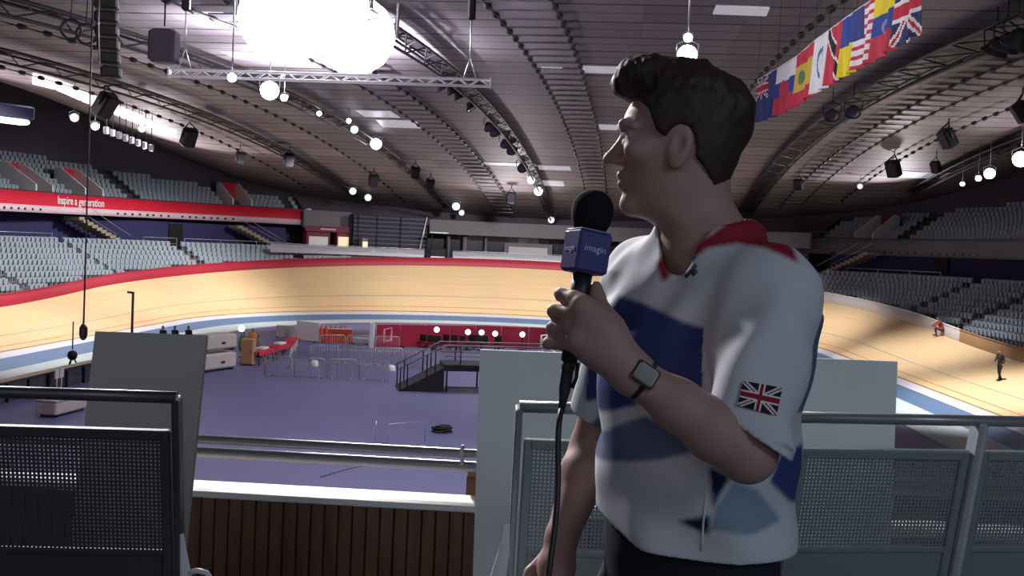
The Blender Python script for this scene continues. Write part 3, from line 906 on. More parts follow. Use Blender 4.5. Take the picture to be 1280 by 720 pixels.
hung_speaker(1117, 211, .95, 'black loudspeaker hung under the right roof, lowest left of three')
hung_speaker(1170, 209, .65, 'small black loudspeaker hung under the right roof, between the larger two')
hung_speaker(1277, 140, .8, 'black loudspeaker cut by the right edge of the view')
hung_speaker(998, 231, .7, 'black loudspeaker hung close to the shoulder on the right')
hung_speaker(131, 131, 1.15, 'black loudspeaker hung in front of the strip lights')
hung_speaker(236, 172, 1.05, 'black loudspeaker at the far end of the strip lights')
hung_speaker(300, 197, .7, 'small black loudspeaker under the left roof, above the left upper tier')
hung_speaker(361, 200, .8, 'small black loudspeaker under the left gantry')
hung_speaker(467, 226, .85, 'small black loudspeaker under the roof above the slatted screen')
hung_speaker(519, 216, .75, 'small black loudspeaker left of the row of lamps')
hung_speaker(538, 231, .75, 'small black loudspeaker over the right end of the slatted screen')
hung_speaker(639, 247, .8, 'small black loudspeaker over the far beam')

# hooded lamp at the left edge
c = roof_hit(8, 146, 2.6)
t = empty('hooded_lamp', c, 'greenish white lamp under a dark blue hood at the left edge', 'lamp')
sx = np.array([.55, .83, 0]); d = np.array([.83, -.55, 0])
MB().box(c+(0, 0, .35), (3.0, 1.1, .8), (sx, d, (0, 0, 1)), bev=.1).build('hood', mat('blue_hood', srgb(34, 32, 78), .5), t)
MB().box(c+(0, 0, -.22)+d*.1, (2.4, .9, .3), (sx, d, (0, 0, 1)), bev=.08).build('lens', mat('green_glow', (.8, 1, .9), .4, emit=(.75, 1, .85, 2.0)), t)

# ---- hanging truss (square lattice) with hoists
A = P(212, 91, 26.0); B = P(613, 104, 26.0)
ax = (B-A)/np.linalg.norm(B-A); zz = np.array([0, 0, 1.0]); dd = np.cross(ax, zz); dd /= np.linalg.norm(dd); zz = np.cross(dd, ax)
LNG = np.linalg.norm(B-A)
t = empty('lighting_truss', (A+B)/2, 'long white lattice truss hanging level under the roof', 'truss')
M_truss = mat('truss_white', srgb(232, 232, 242), .4, 0, var=.02)
w = .085
for sz in (-1, 1):
    for sd_ in (-1, 1):
        MB().tube([A+zz*w*sz+dd*w*sd_, B+zz*w*sz+dd*w*sd_], .026, 8).build('chord', M_truss, t)
n = int(LNG/.26)
for sd_ in (-1, 1):
    mb = MB(); mb.tube([A+ax*LNG*i/n+zz*w*(1 if i % 2 else -1)+dd*w*sd_ for i in range(n+1)], .014, 6); mb.build('lacing', M_truss, t)
for k in (0, 1):
    q = (A, B)[k]
    MB().box(q, (.04, .24, .24), (ax, dd, zz), bev=.01).build('end_plate', M_truss, t)
def hoist(px, label):
    f = (px-212)/401.0; q = A+(B-A)*f
    top = roof_z(q[0], q[1])
    t = empty('chain_hoist', q+zz*.1, label, 'hoist', 'chain hoists of the lattice truss')
    for s in (-1, 1): MB().tube([q+ax*.16*s+zz*.1, q+zz*.62], .014, 6).build('sling', M_silver, t)
    MB().tube([q+zz*.6, q+zz*1.55], .02, 6).build('chain', M_silver, t)
    MB().box(q+zz*1.85, (.2, .2, .62), (ax, dd, zz), bev=.05).build('motor', M_dark, t)
    MB().tube([q+zz*2.1, (q[0], q[1], max(top, q[2]+2.4))], .02, 6).build('drop_wire', M_gantry, t)
hoist(231, 'chain hoist holding the left end of the lattice truss')
hoist(587, 'chain hoist holding the right end of the lattice truss')
q = A+(B-A)*((290-212)/401.)
floodlight(290, 97, .11, 'tiny lit lamp clamped to the left part of the truss', M_lamp_on, (0, 0, 1.2), 0, M_alu, dist=25.8)

# ---- loudspeaker line array with cable and coils, top left
c = P(132, 40, 28)
t = empty('line_array', c, 'dark hanging column of stacked loudspeaker boxes at the top left', 'line array')
for i in range(6):
    q = c+np.array([.005*i*i, .03*i, .75-.36*i])
    MB().box(q, (.62-.02*i, .5, .30), ((.95, .3, 0), (-.3, .95, 0), (0, 0, 1)), bev=.05).build('cabinet', M_dark, t)
MB().box(c+(0, 0, 1.05), (1.0, .6, .12), bev=.03).build('flying_frame', M_gantry, t)
for s in (-1, 1): MB().tube([c+(s*.35, 0, 1.1), (c[0]+s*.2, c[1], roof_z(c[0], c[1]))], .03, 6).build('suspension_wire', M_gantry, t)
MB().tube([c+(-.05, -.3, 1.0), c+(-.05, -.32, 0.2), c+(0, -.3, -.9)], .02, 6).build('white_tape', M_silver, t)
for i, (x, y) in enumerate(((88, 36), (107, 42))):
    c = P(x, y, 28); mb = MB()
    pts = [c+np.array([.28*math.cos(a), .05*a/6, .26*math.sin(a)]) for a in np.linspace(0, 4*PI, 40)]
    mb.tube(pts, .03, 6)
    top = c+np.array([0, 0, .28]); mb.tube([top, (top[0]+.1, top[1], roof_z(top[0], top[1]))], .015, 5)
    tag(mb.build('cable_coil', M_gantry), 'looped dark cable coil hung beside the speaker column, %s of two' % ('left', 'right')[i], 'cable')
c = roof_hit(205, 58, 1.6)
t = empty('box_lantern', c, 'faint dark box hanging between the speaker column and the truss', 'lantern')
MB().box(c, (.95, .7, 1.15), bev=.1).build('case', mat('dim_box', srgb(100, 92, 106), .6), t)
MB().tube([c+(0, 0, .7), (c[0], c[1], roof_z(c[0], c[1]))], .03, 6).build('hanger', M_gantry, t)

# long hanging wire with a weight
a = P(118, 150, 22); b = P(104, 424, 22)
t = empty('hanging_wire', b, 'thin dark wire hanging from the roof with a weight at its lower end', 'wire')
MB().tube([(b[0], b[1], roof_z(b[0], b[1])), b+(0, 0, 1.9), b], [.018, .018, .022], 6).build('wire', M_dark, t)
MB().lathe(b, (0, 0, 1), [(.03, -.02), (.07, .03), (.085, .1), (.085, .24), (.05, .3), (.02, .34)], 12).build('weight', mat('weight_red_black', srgb(52, 24, 30), .5), t)

# ================================================================== FLAGS
def fl_union(u, v, base=(.012, .02, .12), red=(.55, .01, .05)):
    W = (.82, .82, .86); x = (u-.5)*2; y = (v-.5)
    if abs(x) < .10 or abs(y) < .10: return red
    if abs(x) < .17 or abs(y) < .17: return W
    d1 = abs(x*.5-y); d2 = abs(x*.5+y)
    if min(d1, d2) < .035: return red
    if min(d1, d2) < .10: return W
    return base
RD, WH, BL, YE, GR, BK = (.55, .03, .07), (.8, .8, .86), (.02, .06, .32), (.8, .66, .02), (.03, .22, .1), (.01, .01, .012)
def fl_h(*c): return lambda u, v: c[min(len(c)-1, int((1-v)*len(c)))]
def fl_usa(u, v):
    if u < .42 and v > .46: return (.03, .04, .2)
    return RD if int((1-v)*13) % 2 == 0 else WH
def fl_tri(u, v):
    d = (u-(1-v))
    if abs(d) < .12: return BK
    if abs(d) < .18: return WH
    return RD
def fl_ring(u, v):
    d = math.hypot((u-.5)*1.25, v-.5)
    if .22 < d < .30 or d < .07: return (.08, .14, .4)
    if abs(u-.5) < .05 and abs(v-.5) < .22: return (.1, .16, .42)
    return WH
def fl_ven(u, v):
    if abs(v-.5) < .17 and math.hypot((u-.5)*1.3, (v-.45)*1.6) < .2 and math.hypot((u-.5)*1.3, (v-.42)*1.6) > .13: return (.25, .3, .55)
    return (YE, BL, RD)[min(2, int((1-v)*3))]
def fl_spain(u, v):
    if .25 < v < .75: return (.12, .2, .08) if (u-.3)**2+(v-.5)**2 < .02 else (.62, .44, .06)
    return RD
def fl_svk(u, v):
    if (u-.35)**2+(v-.5)**2 < .03: return RD
    return (WH, BL, RD)[min(2, int((1-v)*3))]
def fl_czech(u, v):
    if u < .5-abs(v-.5): return BL
    return WH if v > .5 else RD
def fl_mix(u, v):
    if u < .5 and v > .5: return fl_union(u*2, v*2-1)
    return (.03, .05, .22)
def cloth(name, o, X, Z, wd, ht, fn, nu=44, nv=32, wave=.05, m=None, parent=None):
    """cloth sheet with a pattern; o = top-left corner"""
    X = np.array(X, float); Z = np.array(Z, float); Nn = np.cross(X, Z)
    G = []
    for j in range(nv+1):
        for_row = []
        for i in range(nu+1):
            u, v = i/nu, j/nv
            w_ = wave*(math.sin(u*9+v*1.3)+.5*math.sin(u*17+2))*(.35+v)
            for_row.append(np.array(o)+X*wd*u-Z*ht*v+Nn*w_)
        G.append(for_row)
    mb = MB(); mb.grid(G); ob = mb.build(name, m or attr_mat('flag_cloth'), parent, fix=False)
    me = ob.data; at_ = me.color_attributes.new('Col', 'FLOAT_COLOR', 'CORNER')
    cols = np.ones((len(me.loops), 4), np.float32); k = 0
    for j in range(nv):
        for i in range(nu):
            c = fn((i+.5)/nu, 1-(j+.5)/nv); cols[k:k+4, :3] = c; k += 4
    at_.data.foreach_set('color', cols.ravel())
    sol = ob.modifiers.new('thickness', 'SOLIDIFY'); sol.thickness = .008
    return ob
# px boundaries from the near end to the far end, and their patterns
bnd = [1145, 1116, 1090, 1067, 1051, 1034, 1017, 996, 972, 948]
pats = [(fl_union, 'red white and blue crossed flag, nearest in the row'), (fl_ven, 'yellow, blue and red striped flag, second from the near end'), (fl_usa, 'red and white striped flag with blue corner'),
        (fl_h(BL, YE), 'blue over yellow flag in the row'), (fl_tri, 'red flag crossed by a white-edged black diagonal'), (fl_ring, 'white flag with a blue ring emblem'),
        (fl_spain, 'red and yellow banded flag in the row'), (fl_svk, 'white, blue and red flag with a small shield'), (fl_mix, 'dark blue flag at the far end of the row, by the hair')]
XF = 6.2
def flag_y(px): return XF/ (np.dot(ray(px, 90), (1, 0, 0))/np.dot(ray(px, 90), (0, 1, 0)))
M_rope = mat('flag_rope', srgb(90, 88, 96), .7)
tops = {1145: -46, 1116: -23, 1090: -3, 1067: 13, 1051: 25, 1034: 38, 1017: 51, 996: 70, 972: 86, 948: 100}
for k, (fn, lab) in enumerate(pats):
    x0, x1 = bnd[k], bnd[k+1]
    y0, y1 = flag_y(x0), flag_y(x1)
    z0 = CAMZ+ray(x0, tops[x0])[2]/ray(x0, tops[x0])[1]*y0; z1 = CAMZ+ray(x1, tops[x1])[2]/ray(x1, tops[x1])[1]*y1
    t = empty('flag', (XF, (y0+y1)/2, (z0+z1)/2), lab, 'flag', 'national flags hung in a row')
    X = np.array([0, y0-y1, z0-z1]); wd = np.linalg.norm(X)*1.04; X /= np.linalg.norm(X)
    ht = 1.28+.16*k/8
    cloth('cloth', (XF, y1, z1), X, (0, 0, 1), wd, ht, fn, parent=t)
    MB().tube([(XF, y1, z1+.01), (XF, y0, z0+.01)], .022, 6).build('header_rod', M_white, t)
    for y_, z_ in ((y0, z0), (y1, z1)):
        MB().tube([(XF, y_, z_), (XF, y_, roof_z(XF, y_))], .008, 5).build('suspension_line', M_rope, t)

# ================================================================== INFIELD
def infield(px, py): return onz(px, py, FZ)
# crowd barriers
def barrier(a, b, h, label):
    a = np.array(a); b = np.array(b); v = (b-a)/np.linalg.norm(b-a); l = np.linalg.norm(b-a); Z = np.array([0, 0, 1.0]); nn = np.cross(v, Z)
    t = empty('crowd_barrier', (a+b)/2, label, 'barrier', 'silver crowd barriers on the infield')
    MB().tube([a+v*.06+Z*.12, a+v*.06+Z*(h-.1), a+v*.2+Z*h, b-v*.2+Z*h, b-v*.06+Z*(h-.1), b-v*.06+Z*.12, a+v*.06+Z*.12], .03, 6).build('frame', M_silver, t)
    mb = MB()
    n = 12
    for i in range(1, n):
        q = a+v*l*i/n; mb.tube([q+Z*.12, q+Z*h], .011, 4)
    mb.build('bars', M_silver, t)
    for q in (a+v*.35, b-v*.35):
        MB().tube([q+nn*.3+Z*.02, q+Z*.16, q-nn*.3+Z*.02], .025, 5).build('foot', M_silver, t)
rows = [('front row', [(329, 471), (366, 473), (407, 475), (447, 476), (487, 479)]),
        ('middle row', [(385, 455), (425, 456), (465, 458), (505, 459), (540, 461)]),
        ('back row', [(398, 440), (432, 440), (468, 441), (500, 442)]),
        ('near end row', [(372, 448), (362, 462)])]
kk = ['leftmost', 'second from the left', 'third from the left', 'fourth from the left', 'rightmost']
for rn, ps in rows:
    for i in range(len(ps)-1):
        a, b = infield(*ps[i]), infield(*ps[i+1])
        which = kk[i] if i < len(ps)-2 else ('rightmost' if len(ps) > 2 else 'turned sideways')
        barrier(a, b, 1.15, 'silver crowd barrier in the %s on the infield, %s' % (rn, which))
for i, (x, y) in enumerate(((393, 455), (489, 461), (460, 427), (492, 429))):
    c = infield(x, y+3); mb = MB()
    mb.lathe(c, (0, 0, 1), [(.25, 0), (.26, .05), (.22, .3), (.12, .36)], 12)
    tag(mb.build('white_bucket', M_white), 'small white tub among the crowd barriers, %s' % ('by the left of the middle row', 'by the right of the middle row', 'behind the back row', 'beside the red hoarding')[i], 'tub', 'white tubs among the barriers')

# red hoarding wall with light dots
M_hoard = mat('hoarding_red', srgb(186, 40, 74), .5, var=.03)
hb = [(470, 434), (500, 434), (531, 434), (562, 434), (594, 434), (626, 435), (660, 436), (696, 438)]
nn_ = ['leftmost', 'second', 'third', 'fourth', 'fifth', 'sixth', 'rightmost']
for i in range(len(hb)-1):
    a, b = infield(*hb[i]), infield(*hb[i+1]); v = (b-a); l = np.linalg.norm(v); v /= l; Z = np.array([0, 0, 1.0]); nn = np.cross(v, Z)
    t = empty('hoarding_panel', (a+b)/2, 'red hoarding panel at the far edge of the infield, %s of seven' % nn_[i], 'hoarding', 'red hoarding panels')
    MB().box((a+b)/2+Z*.85, (l*.98, .12, 1.6), (v, nn, Z), bev=.03).build('board', M_hoard, t)
    for s in (-.42, .42): MB().box((a+b)/2+v*l*s-nn*.0+Z*.04, (.1, .9, .08), (v, nn, Z), bev=.02).build('foot', M_dark, t)
    if i == 0:
        q = a+v*l*.3+nn*(.07 if nn[1] < 0 else -.07)
        mb = MB(); s_ = -1 if nn[1] > 0 else 1
        mb.tube([q+Z*.35, q+Z*1.3, q+v*.55+Z*1.4, q+v*.55+Z*.5, q+v*.1+Z*.45], .07, 6)
        tag(mb.build('pale_emblem', mat('pink_emblem', srgb(240, 180, 200), .5), t), 'pale pink emblem')
a = infield(464, 435)
MB_ = MB(); MB_.box(a+(0, 0, .9), (.35, .3, 1.8), bev=.04); tag(MB_.build('white_post', M_white), 'white post at the left end of the red hoarding', 'post')
M_dot = mat('festoon_glow', (1, 1, 1), .4, emit=(1, .95, 1, 3))
for i, (x, y) in enumerate(((546, 412), (585, 415), (602, 415.5), (619, 417), (653, 418))):
    c = infield(x, 437)+np.array([0, -.4, 0]); h = onz(x, y, FZ)
    top = ony(x, y, c[1]); t = empty('work_light', (top[0], c[1], FZ), 'small lit lamp on a stand before the red hoarding, %s of five' % ('first from the left', 'second', 'third', 'fourth', 'last')[i], 'lamp', 'lit lamps before the red hoarding')
    MB().lathe(top, (0, -1, -.1), [(.09, -.12), (.2, 0), (.2, .06), (.15, .09), (.001, .1)], 12).build('lamp_head', M_dot, t)
    MB().tube([(top[0], c[1], FZ+.04), (top[0], c[1], top[2]-.1)], .03, 6).build('stand', M_dark, t)
    MB().lathe((top[0], c[1], FZ), (0, 0, 1), [(.3, 0), (.3, .04), (.05, .07)], 12).build('base', M_dark, t)
# black chairs in a row
def black_chair(px, py, label, yaw=0):
    c = infield(px, py); t = empty('stacking_chair', c, label, 'chair', 'black chairs before the red hoarding')
    ca, sa = math.cos(yaw), math.sin(yaw); X = np.array([ca, sa, 0]); Y = np.array([-sa, ca, 0]); Z = np.array([0, 0, 1.0])
    MB().box(c+Z*.46, (.5, .5, .07), (X, Y, Z), bev=.03).build('seat', M_dark, t)
    MB().box(c+Y*.24+Z*.78, (.5, .06, .5), (X, Y, Z), bev=.03).build('backrest', M_dark, t)
    for sx in (-1, 1):
        for sy in (-1, 1): MB().tube([c+X*.21*sx+Y*.2*sy+Z*.44, c+X*.24*sx+Y*.24*sy], .022, 5).build('leg', M_dark, t)
cx_ = [527, 537, 547, 556, 567, 578, 588, 597, 606]
for i, x in enumerate(cx_):
    black_chair(x, 436+(i % 3), 'black chair in the row before the red hoarding, %s' % (['leftmost']+['number %s from the left' % w for w in ('two', 'three', 'four', 'five', 'six', 'seven', 'eight')]+['rightmost'])[i], .2*(i % 3-1))
black_chair(624, 437, 'black chair standing alone right of the row before the red hoarding', .5)
# white portal frame
a, b = infield(676, 440.5), infield(691, 440.5)
t = empty('portal_frame', (a+b)/2, 'small white arch standing before the red hoarding next to the hand', 'arch')
MB().tube([a, a+(0, 0, 1.25), b+(0, 0, 1.3), b], .09, 8).build('arch', M_white, t)
for q in (a, b): MB().box(q+(0, 0, .05), (.4, .6, .1), bev=.03).build('foot', M_white, t)
# white and orange panels at the far left of the infield
def board_between(p0, p1, h, m, name, label, cat, group=None, th=.15):
    a, b = infield(*p0), infield(*p1); v = b-a; l = np.linalg.norm(v); v /= l; Z = np.array([0, 0, 1.0]); nn = np.cross(v, Z)
    t = empty(name, (a+b)/2, label, cat, group)
    MB().box((a+b)/2+Z*h/2, (l, th, h), (v, nn, Z), bev=.03).build('panel', m, t)
    MB().box((a+b)/2+Z*(h+.03), (l*1.01, th*1.4, .07), (v, nn, Z), bev=.02).build('top_rail', M_white, t)
    for s in (-.4, .4): MB().box((a+b)/2+v*l*s+Z*.03, (.12, .8, .06), (v, nn, Z), bev=.01).build('foot', M_dark, t)
board_between((371, 424), (399, 428), 1.35, M_white, 'partition_board', 'white partition board at the far left of the infield, beside the orange one', 'partition')
board_between((400, 428), (440, 429), 1.0, mat('orange_board', srgb(212, 70, 48), .5), 'partition_board', 'orange-red partition board right beside the white one', 'partition')
for i in range(6):
    q = infield(402+i*6, 428)+np.array([0, -.2, 0]); mb = MB(); mb.lathe(q, (0, 0, 1), [(.1, 0), (.12, .5), (.12, 1.0), (.05, 1.25)], 10)
    tag(mb.build('orange_bollard', mat('bollard_orange', srgb(220, 84, 56), .5)), 'slim orange bollard before the orange board, %s' % ('first from the left', 'second', 'third', 'fourth', 'fifth', 'last')[i], 'bollard', 'orange bollards')
board_between((345, 421), (369, 422), .85, M_fencew, 'partition_board', 'low grey white board left of the tall white partition', 'partition')
board_between((441, 429), (462, 431), .4, M_fencew, 'partition_board', 'very low pale board between the orange board and the red hoarding', 'partition')
# two stacked pale cabins
for i, (z0, h) in enumerate(((0, .98), (1.1, .92))):
    a, b = infield(254, 467), infield(296, 461); v = b-a; l = np.linalg.norm(v); v /= l; Z = np.array([0, 0, 1.0]); nn = np.cross(Z, v)
    t = empty('storage_crate', (a+b)/2+Z*z0, 'pale grey storage crate left of the red tables, %s of two stacked' % ('lower', 'upper')[i], 'crate', 'pale stacked crates')
    MB().box((a+b)/2+Z*(z0+.06+h/2)+nn*.6, (l, 1.2, h-.1), (v, nn, Z), bev=.1).build('body', M_fencew, t)
    for s in (-.4, .4): MB().box((a+b)/2+v*l*s+Z*(z0+.06)+nn*.6, (.2, 1.1, .13), (v, nn, Z), bev=.02).build('skid', M_dark, t)
    MB().box((a+b)/2+v*.2+Z*(z0+.5*h)-nn*.02, (.3, .06, .12), (v, nn, Z), bev=.02).build('latch', M_dark, t)
# wooden cabinet and red trestle tables
c = infield(308, 457); t = empty('wooden_cabinet', c, 'small light wood cabinet standing at the end of the red tables', 'cabinet')
M_wood = mat('light_wood', srgb(186, 144, 104), .6)
MB().box(c+(0, .3, .8), (.75, .6, 1.5), bev=.03).build('body', M_wood, t)
MB().box(c+(0, -.02, .8), (.66, .04, 1.36), bev=.015).build('door', M_wood, t)
MB().box(c+(.24, -.06, .85), (.04, .04, .2), bev=.01).build('handle', M_dark, t)
MB().box(c+(0, .3, .03), (.7, .55, .06)).build('plinth', M_dark, t)
M_tred = mat('table_red', srgb(196, 44, 72), .6)
for i, (p0, p1) in enumerate((((316, 457), (338, 451)), ((338, 450), (360, 444)), ((361, 443), (366, 436)))):
    a, b = infield(*p0), infield(*p1); v = b-a; l = np.linalg.norm(v); v /= l; Z = np.array([0, 0, 1.0]); nn = np.cross(Z, v)
    t = empty('trestle_table', (a+b)/2, 'red topped trestle table on the infield, %s' % ('next to the wooden cabinet', 'middle of the three', 'farthest of the three')[i], 'table', 'red trestle tables')
    MB().box((a+b)/2+Z*.78, (l*.98, .8, .06), (v, nn, Z), bev=.02).build('top', M_tred, t)
    MB().box((a+b)/2+Z*.66-nn*.38, (l*.98, .03, .2), (v, nn, Z), bev=.01).build('skirt', M_tred, t)
    for s in (-.42, .42):
        for w_ in (-.3, .3): MB().tube([(a+b)/2+v*l*s+nn*w_, (a+b)/2+v*l*s*.9+nn*w_*.6+Z*.75], .03, 5).build('leg', M_dark, t)
    if i < 2:
        q = (a+b)/2+Z*.82; mb = MB(); mb.box(q+Z*.08, (1.0, .5, .16), (v, nn, Z), bev=.04); tag(mb.build('white_box', M_white), 'white carton lying on the %s red table' % ('nearest', 'middle')[i], 'box')
# green and orange clutter beside the cabinet
for i, (x, y, col, h, lab) in enumerate(((304, 447, srgb(60, 120, 80), 1.3, 'green jacket on a coat stand behind the wooden cabinet'), (322, 446, srgb(110, 104, 112), 1.1, 'grey jacket on a coat stand behind the red tables'), (315, 444, srgb(190, 120, 50), 1.4, 'orange jacket on a coat stand behind the red tables'))):
    c = infield(x, y); t = empty('coat_stand', c, lab, 'coat stand')
    MB().tube([c, c+(0, 0, h+.3)], .04, 6).build('pole', M_dark, t)
    MB().lathe(c, (0, 0, 1), [(.3, 0), (.3, .05), (.05, .1)], 10).build('base', M_dark, t)
    MB().lathe(c, (0, 0, 1), [(.2, .35), (.3, .5), (.33, h*.7), (.25, h), (.08, h+.1)], 12).build('jacket', mat('jacket_%d' % i, col, .8), t)
c = infield(301, 440)+np.array([0, 0, 0]); top = np.array([c[0], c[1], ony(309, 411, c[1])[2]])
t = empty('work_light', c, 'small greenish lamp on a stand behind the stacked crates', 'lamp')
MB().lathe(top, (0, -1, -.1), [(.1, -.1), (.22, 0), (.2, .08), (.001, .1)], 12).build('lamp_head', mat('green_lamp', (1, 1, 1), .4, emit=(.6, 1, .8, 3)), t)
MB().tube([c, top], .035, 6).build('stand', M_dark, t)

# platform with ramp
a = infield(497, 489); b = infield(545, 493); Z = np.array([0, 0, 1.0])
t = empty('stage_platform', infield(570, 490), 'dark raised platform with ramp and black handrails on the infield', 'platform')
v = np.array([.92, .22, 0]); v /= np.linalg.norm(v); nn = np.array([-v[1], v[0], 0])
H = 1.25; o = a; L1 = 2.35; L2 = 6.0; Wd = 2.2
mb = MB(); pr = [o, o+v*L1, o+v*L1+Z*H]; pr2 = [o+nn*Wd, o+nn*Wd+v*L1, o+nn*Wd+v*L1+Z*H]
mb.loft([pr, pr2], smooth=False); mb.build('ramp', mat('ramp_black', srgb(34, 32, 40), .7), t)
MB().box(o+v*(L1+L2/2)+nn*Wd/2+Z*(H+.0), (L2, Wd, .34), (v, nn, Z), bev=.03).build('deck', mat('ramp_black', (0, 0, 0)), t)
for i in range(4):
    for w_ in (.08, Wd-.08): MB().tube([o+v*(L1+.15+i*1.9)+nn*w_, o+v*(L1+.15+i*1.9)+nn*w_+Z*H], .05, 6).build('leg', M_dsteel, t)
MB().tube([o+v*(L1+.15)+nn*.08+Z*.25, o+v*(L1+5.85)+nn*.08+Z*.25], .03, 5).build('brace', M_dsteel, t)
for w_ in (.05, Wd-.05):
    for s in (.05, .2, .62, .8, 1.35): MB().tube([o+v*L1*s+nn*w_+Z*min(H, H*s), o+v*L1*s+nn*w_+Z*(min(H, H*s)+1.15)], .035, 6).build('handrail_post', M_dark, t)
    MB().tube([o+nn*w_+Z*1.1, o+v*L1+nn*w_+Z*(H+1.15), o+v*(L1+L2)+nn*w_+Z*(H+1.15)], .035, 6).build('handrail', M_gantry2, t)
    MB().tube([o+v*L1+nn*w_+Z*(H+.6), o+v*(L1+L2)+nn*w_+Z*(H+.6)], .03, 6).build('mid_rail', M_gantry2, t)
    MB().tube([o+v*L1*1.0+nn*w_+Z*(H+.9), o+v*(L1+L2)+nn*w_+Z*(H+.9)], .02, 6).build('mid_rail', M_gantry2, t)
# light floor frame and cable coil
a, b = infield(485, 556), infield(531, 552); h = 0.78
t = empty('floor_frame', (a+b)/2, 'thin pale metal frame standing alone on the blue infield', 'frame')
MB().tube([a, a+(0, 0, h), b+(0, 0, h), b], .018, 6).build('hoop', M_silver, t)
c = infield(469, 552); MB().tube([c, a+(0, 0, .1)], .015, 6).build('stay', M_silver, t)
MB().tube([c, c+(0, 0, .8)], .015, 6).build('stub', M_silver, t)
c = infield(552, 540); mb = MB()
mb.tube([c+np.array([(.42-.02*(i % 7))*math.cos(i*.5), (.5-.03*(i % 7))*math.sin(i*.5), .04+.0022*i]) for i in range(80)], .03, 5)
tag(mb.build('cable_coil', M_dark), 'coil of black cable lying on the blue infield floor', 'cable')
mb = MB(); pts = [infield(x, y)+np.array([0, 0, .012]) for x, y in ((400, 597), (430, 588), (465, 580), (500, 572))]
mb.tube(pts, .012, 5); tag(mb.build('floor_cable', M_dark), 'thin dark cable trailing across the near infield floor', 'cable')
# pole with short arm
c = P(165, 413, 54); c = np.array([c[0], c[1], FZ]); top = ony(165, 366, c[1])
t = empty('arm_pole', c, 'slim dark pole with a short arm at the top, behind the left board', 'pole')
MB().tube([c, (c[0], c[1], top[2])], .07, 8).build('shaft', mat('pole_brown', srgb(58, 48, 50), .5), t)
MB().tube([(c[0]+.05, c[1], top[2]), (c[0]-.3, c[1], top[2]+.03)], .06, 6).build('arm', mat('pole_brown', (0, 0, 0)), t)
MB().lathe(c, (0, 0, 1), [(.3, 0), (.3, .06), (.1, .12)], 10).build('base', mat('pole_brown', (0, 0, 0)), t)
# inner barrier wall along the left straight, pale box and small things
A_, B_ = np.array([-23.6, 40.5, FZ]), np.array([-23.3, 54, FZ])
t = empty('infield_barrier', (A_+B_)/2, 'low dark barrier with a long beige top rail along the left side of the infield', 'barrier')
v = (B_-A_); l = np.linalg.norm(v); v /= l; nn = np.cross(v, Z)
MB().box((A_+B_)/2+Z*.45, (l, .1, .9), (v, nn, Z), bev=.02).build('panel', mat('barrier_grey', srgb(62, 64, 80), .6), t)
MB().box((A_+B_)/2+Z*.95, (l, .34, .1), (v, nn, Z), bev=.03).build('top_rail', mat('beige_rail', srgb(206, 194, 160), .5), t)
for i in range(8): MB().box(A_+v*l*(i+.5)/8+Z*.4+nn*.12, (.1, .14, .8), (v, nn, Z), bev=.02).build('post', M_dark, t)
c = P(72, 470, 45); q = np.array([-23.0, 46.5, FZ])
for s, lab in ((0, 'left'), (.75, 'right')):
    mb = MB(); mb.box(q+(0, s*.6, .85), (.06, .36, .46), bev=.02); mb.tube([q+(0, s*.6, .0), q+(0, s*.6, .7)], .03, 6); mb.box(q+(0, s*.6, .015), (.3, .3, .03))
    tag(mb.build('white_notice', M_white), 'small white notice board before the left infield barrier, %s of two' % lab, 'notice board', 'white notice boards')
a, b = infield(57, 522), infield(99, 511)
v = b-a; l = np.linalg.norm(v); v /= l; nn = np.cross(Z, v); t = empty('long_case', (a+b)/2, 'long pale flight case on the near left of the infield', 'case')
MB().box((a+b)/2+Z*.34, (l, .9, .5), (v, nn, Z), bev=.06).build('body', M_fencew, t)
MB().box((a+b)/2+Z*.63, (l, .92, .1), (v, nn, Z), bev=.03).build('lid', M_silver, t)
for s in (-.4, .4):
    for w_ in (-.3, .3): MB().lathe((a+b)/2+v*l*s+nn*w_+Z*.0, (0, 0, 1), [(.06, 0), (.06, .08), (.03, .1)], 8).build('castor', M_dark, t)
# tripod in front of the left straight
c = np.array([*(P(90, 460, 52.2)[:2]), FZ]); t = empty('tripod', c, 'black tripod with a long thin mast before the blue apron', 'tripod')
zb_ = ony(90, 457, c[1])[2]
for k in range(3): MB().tube([c+(.6*math.cos(k*2.1+.5), .6*math.sin(k*2.1+.5), 0), c+(0, 0, 1.2)], .04, 6).build('leg', M_dark, t)
MB().lathe(c+(0, 0, .95), (0, 0, 1), [(.06, 0), (.2, .08), (.25, .25), (.2, .42), (.05, .5)], 12).build('head', M_dark, t)
MB().tube([c+(0, 0, 1.5), c+(0, 0, 2.9)], .035, 6).build('mast', M_dark, t)

# small pale fittings in a row under the left roof edge
for i in range(8):
    c = roof_hit(133+i*8, 163+i*3.1, 2.4); t = empty('eaves_fitting', c, 'small pale fitting under the left roof edge, %s of eight counted from the left' % ('first', 'second', 'third', 'fourth', 'fifth', 'sixth', 'seventh', 'eighth')[i], 'fitting', 'pale fittings under the left roof edge')
    MB().box(c, (.35, .3, .5), bev=.06).build('case', M_alu, t)
    MB().tube([c+(0, 0, .2), (c[0], c[1], roof_z(c[0], c[1]))], .03, 5).build('stem', M_gantry, t)
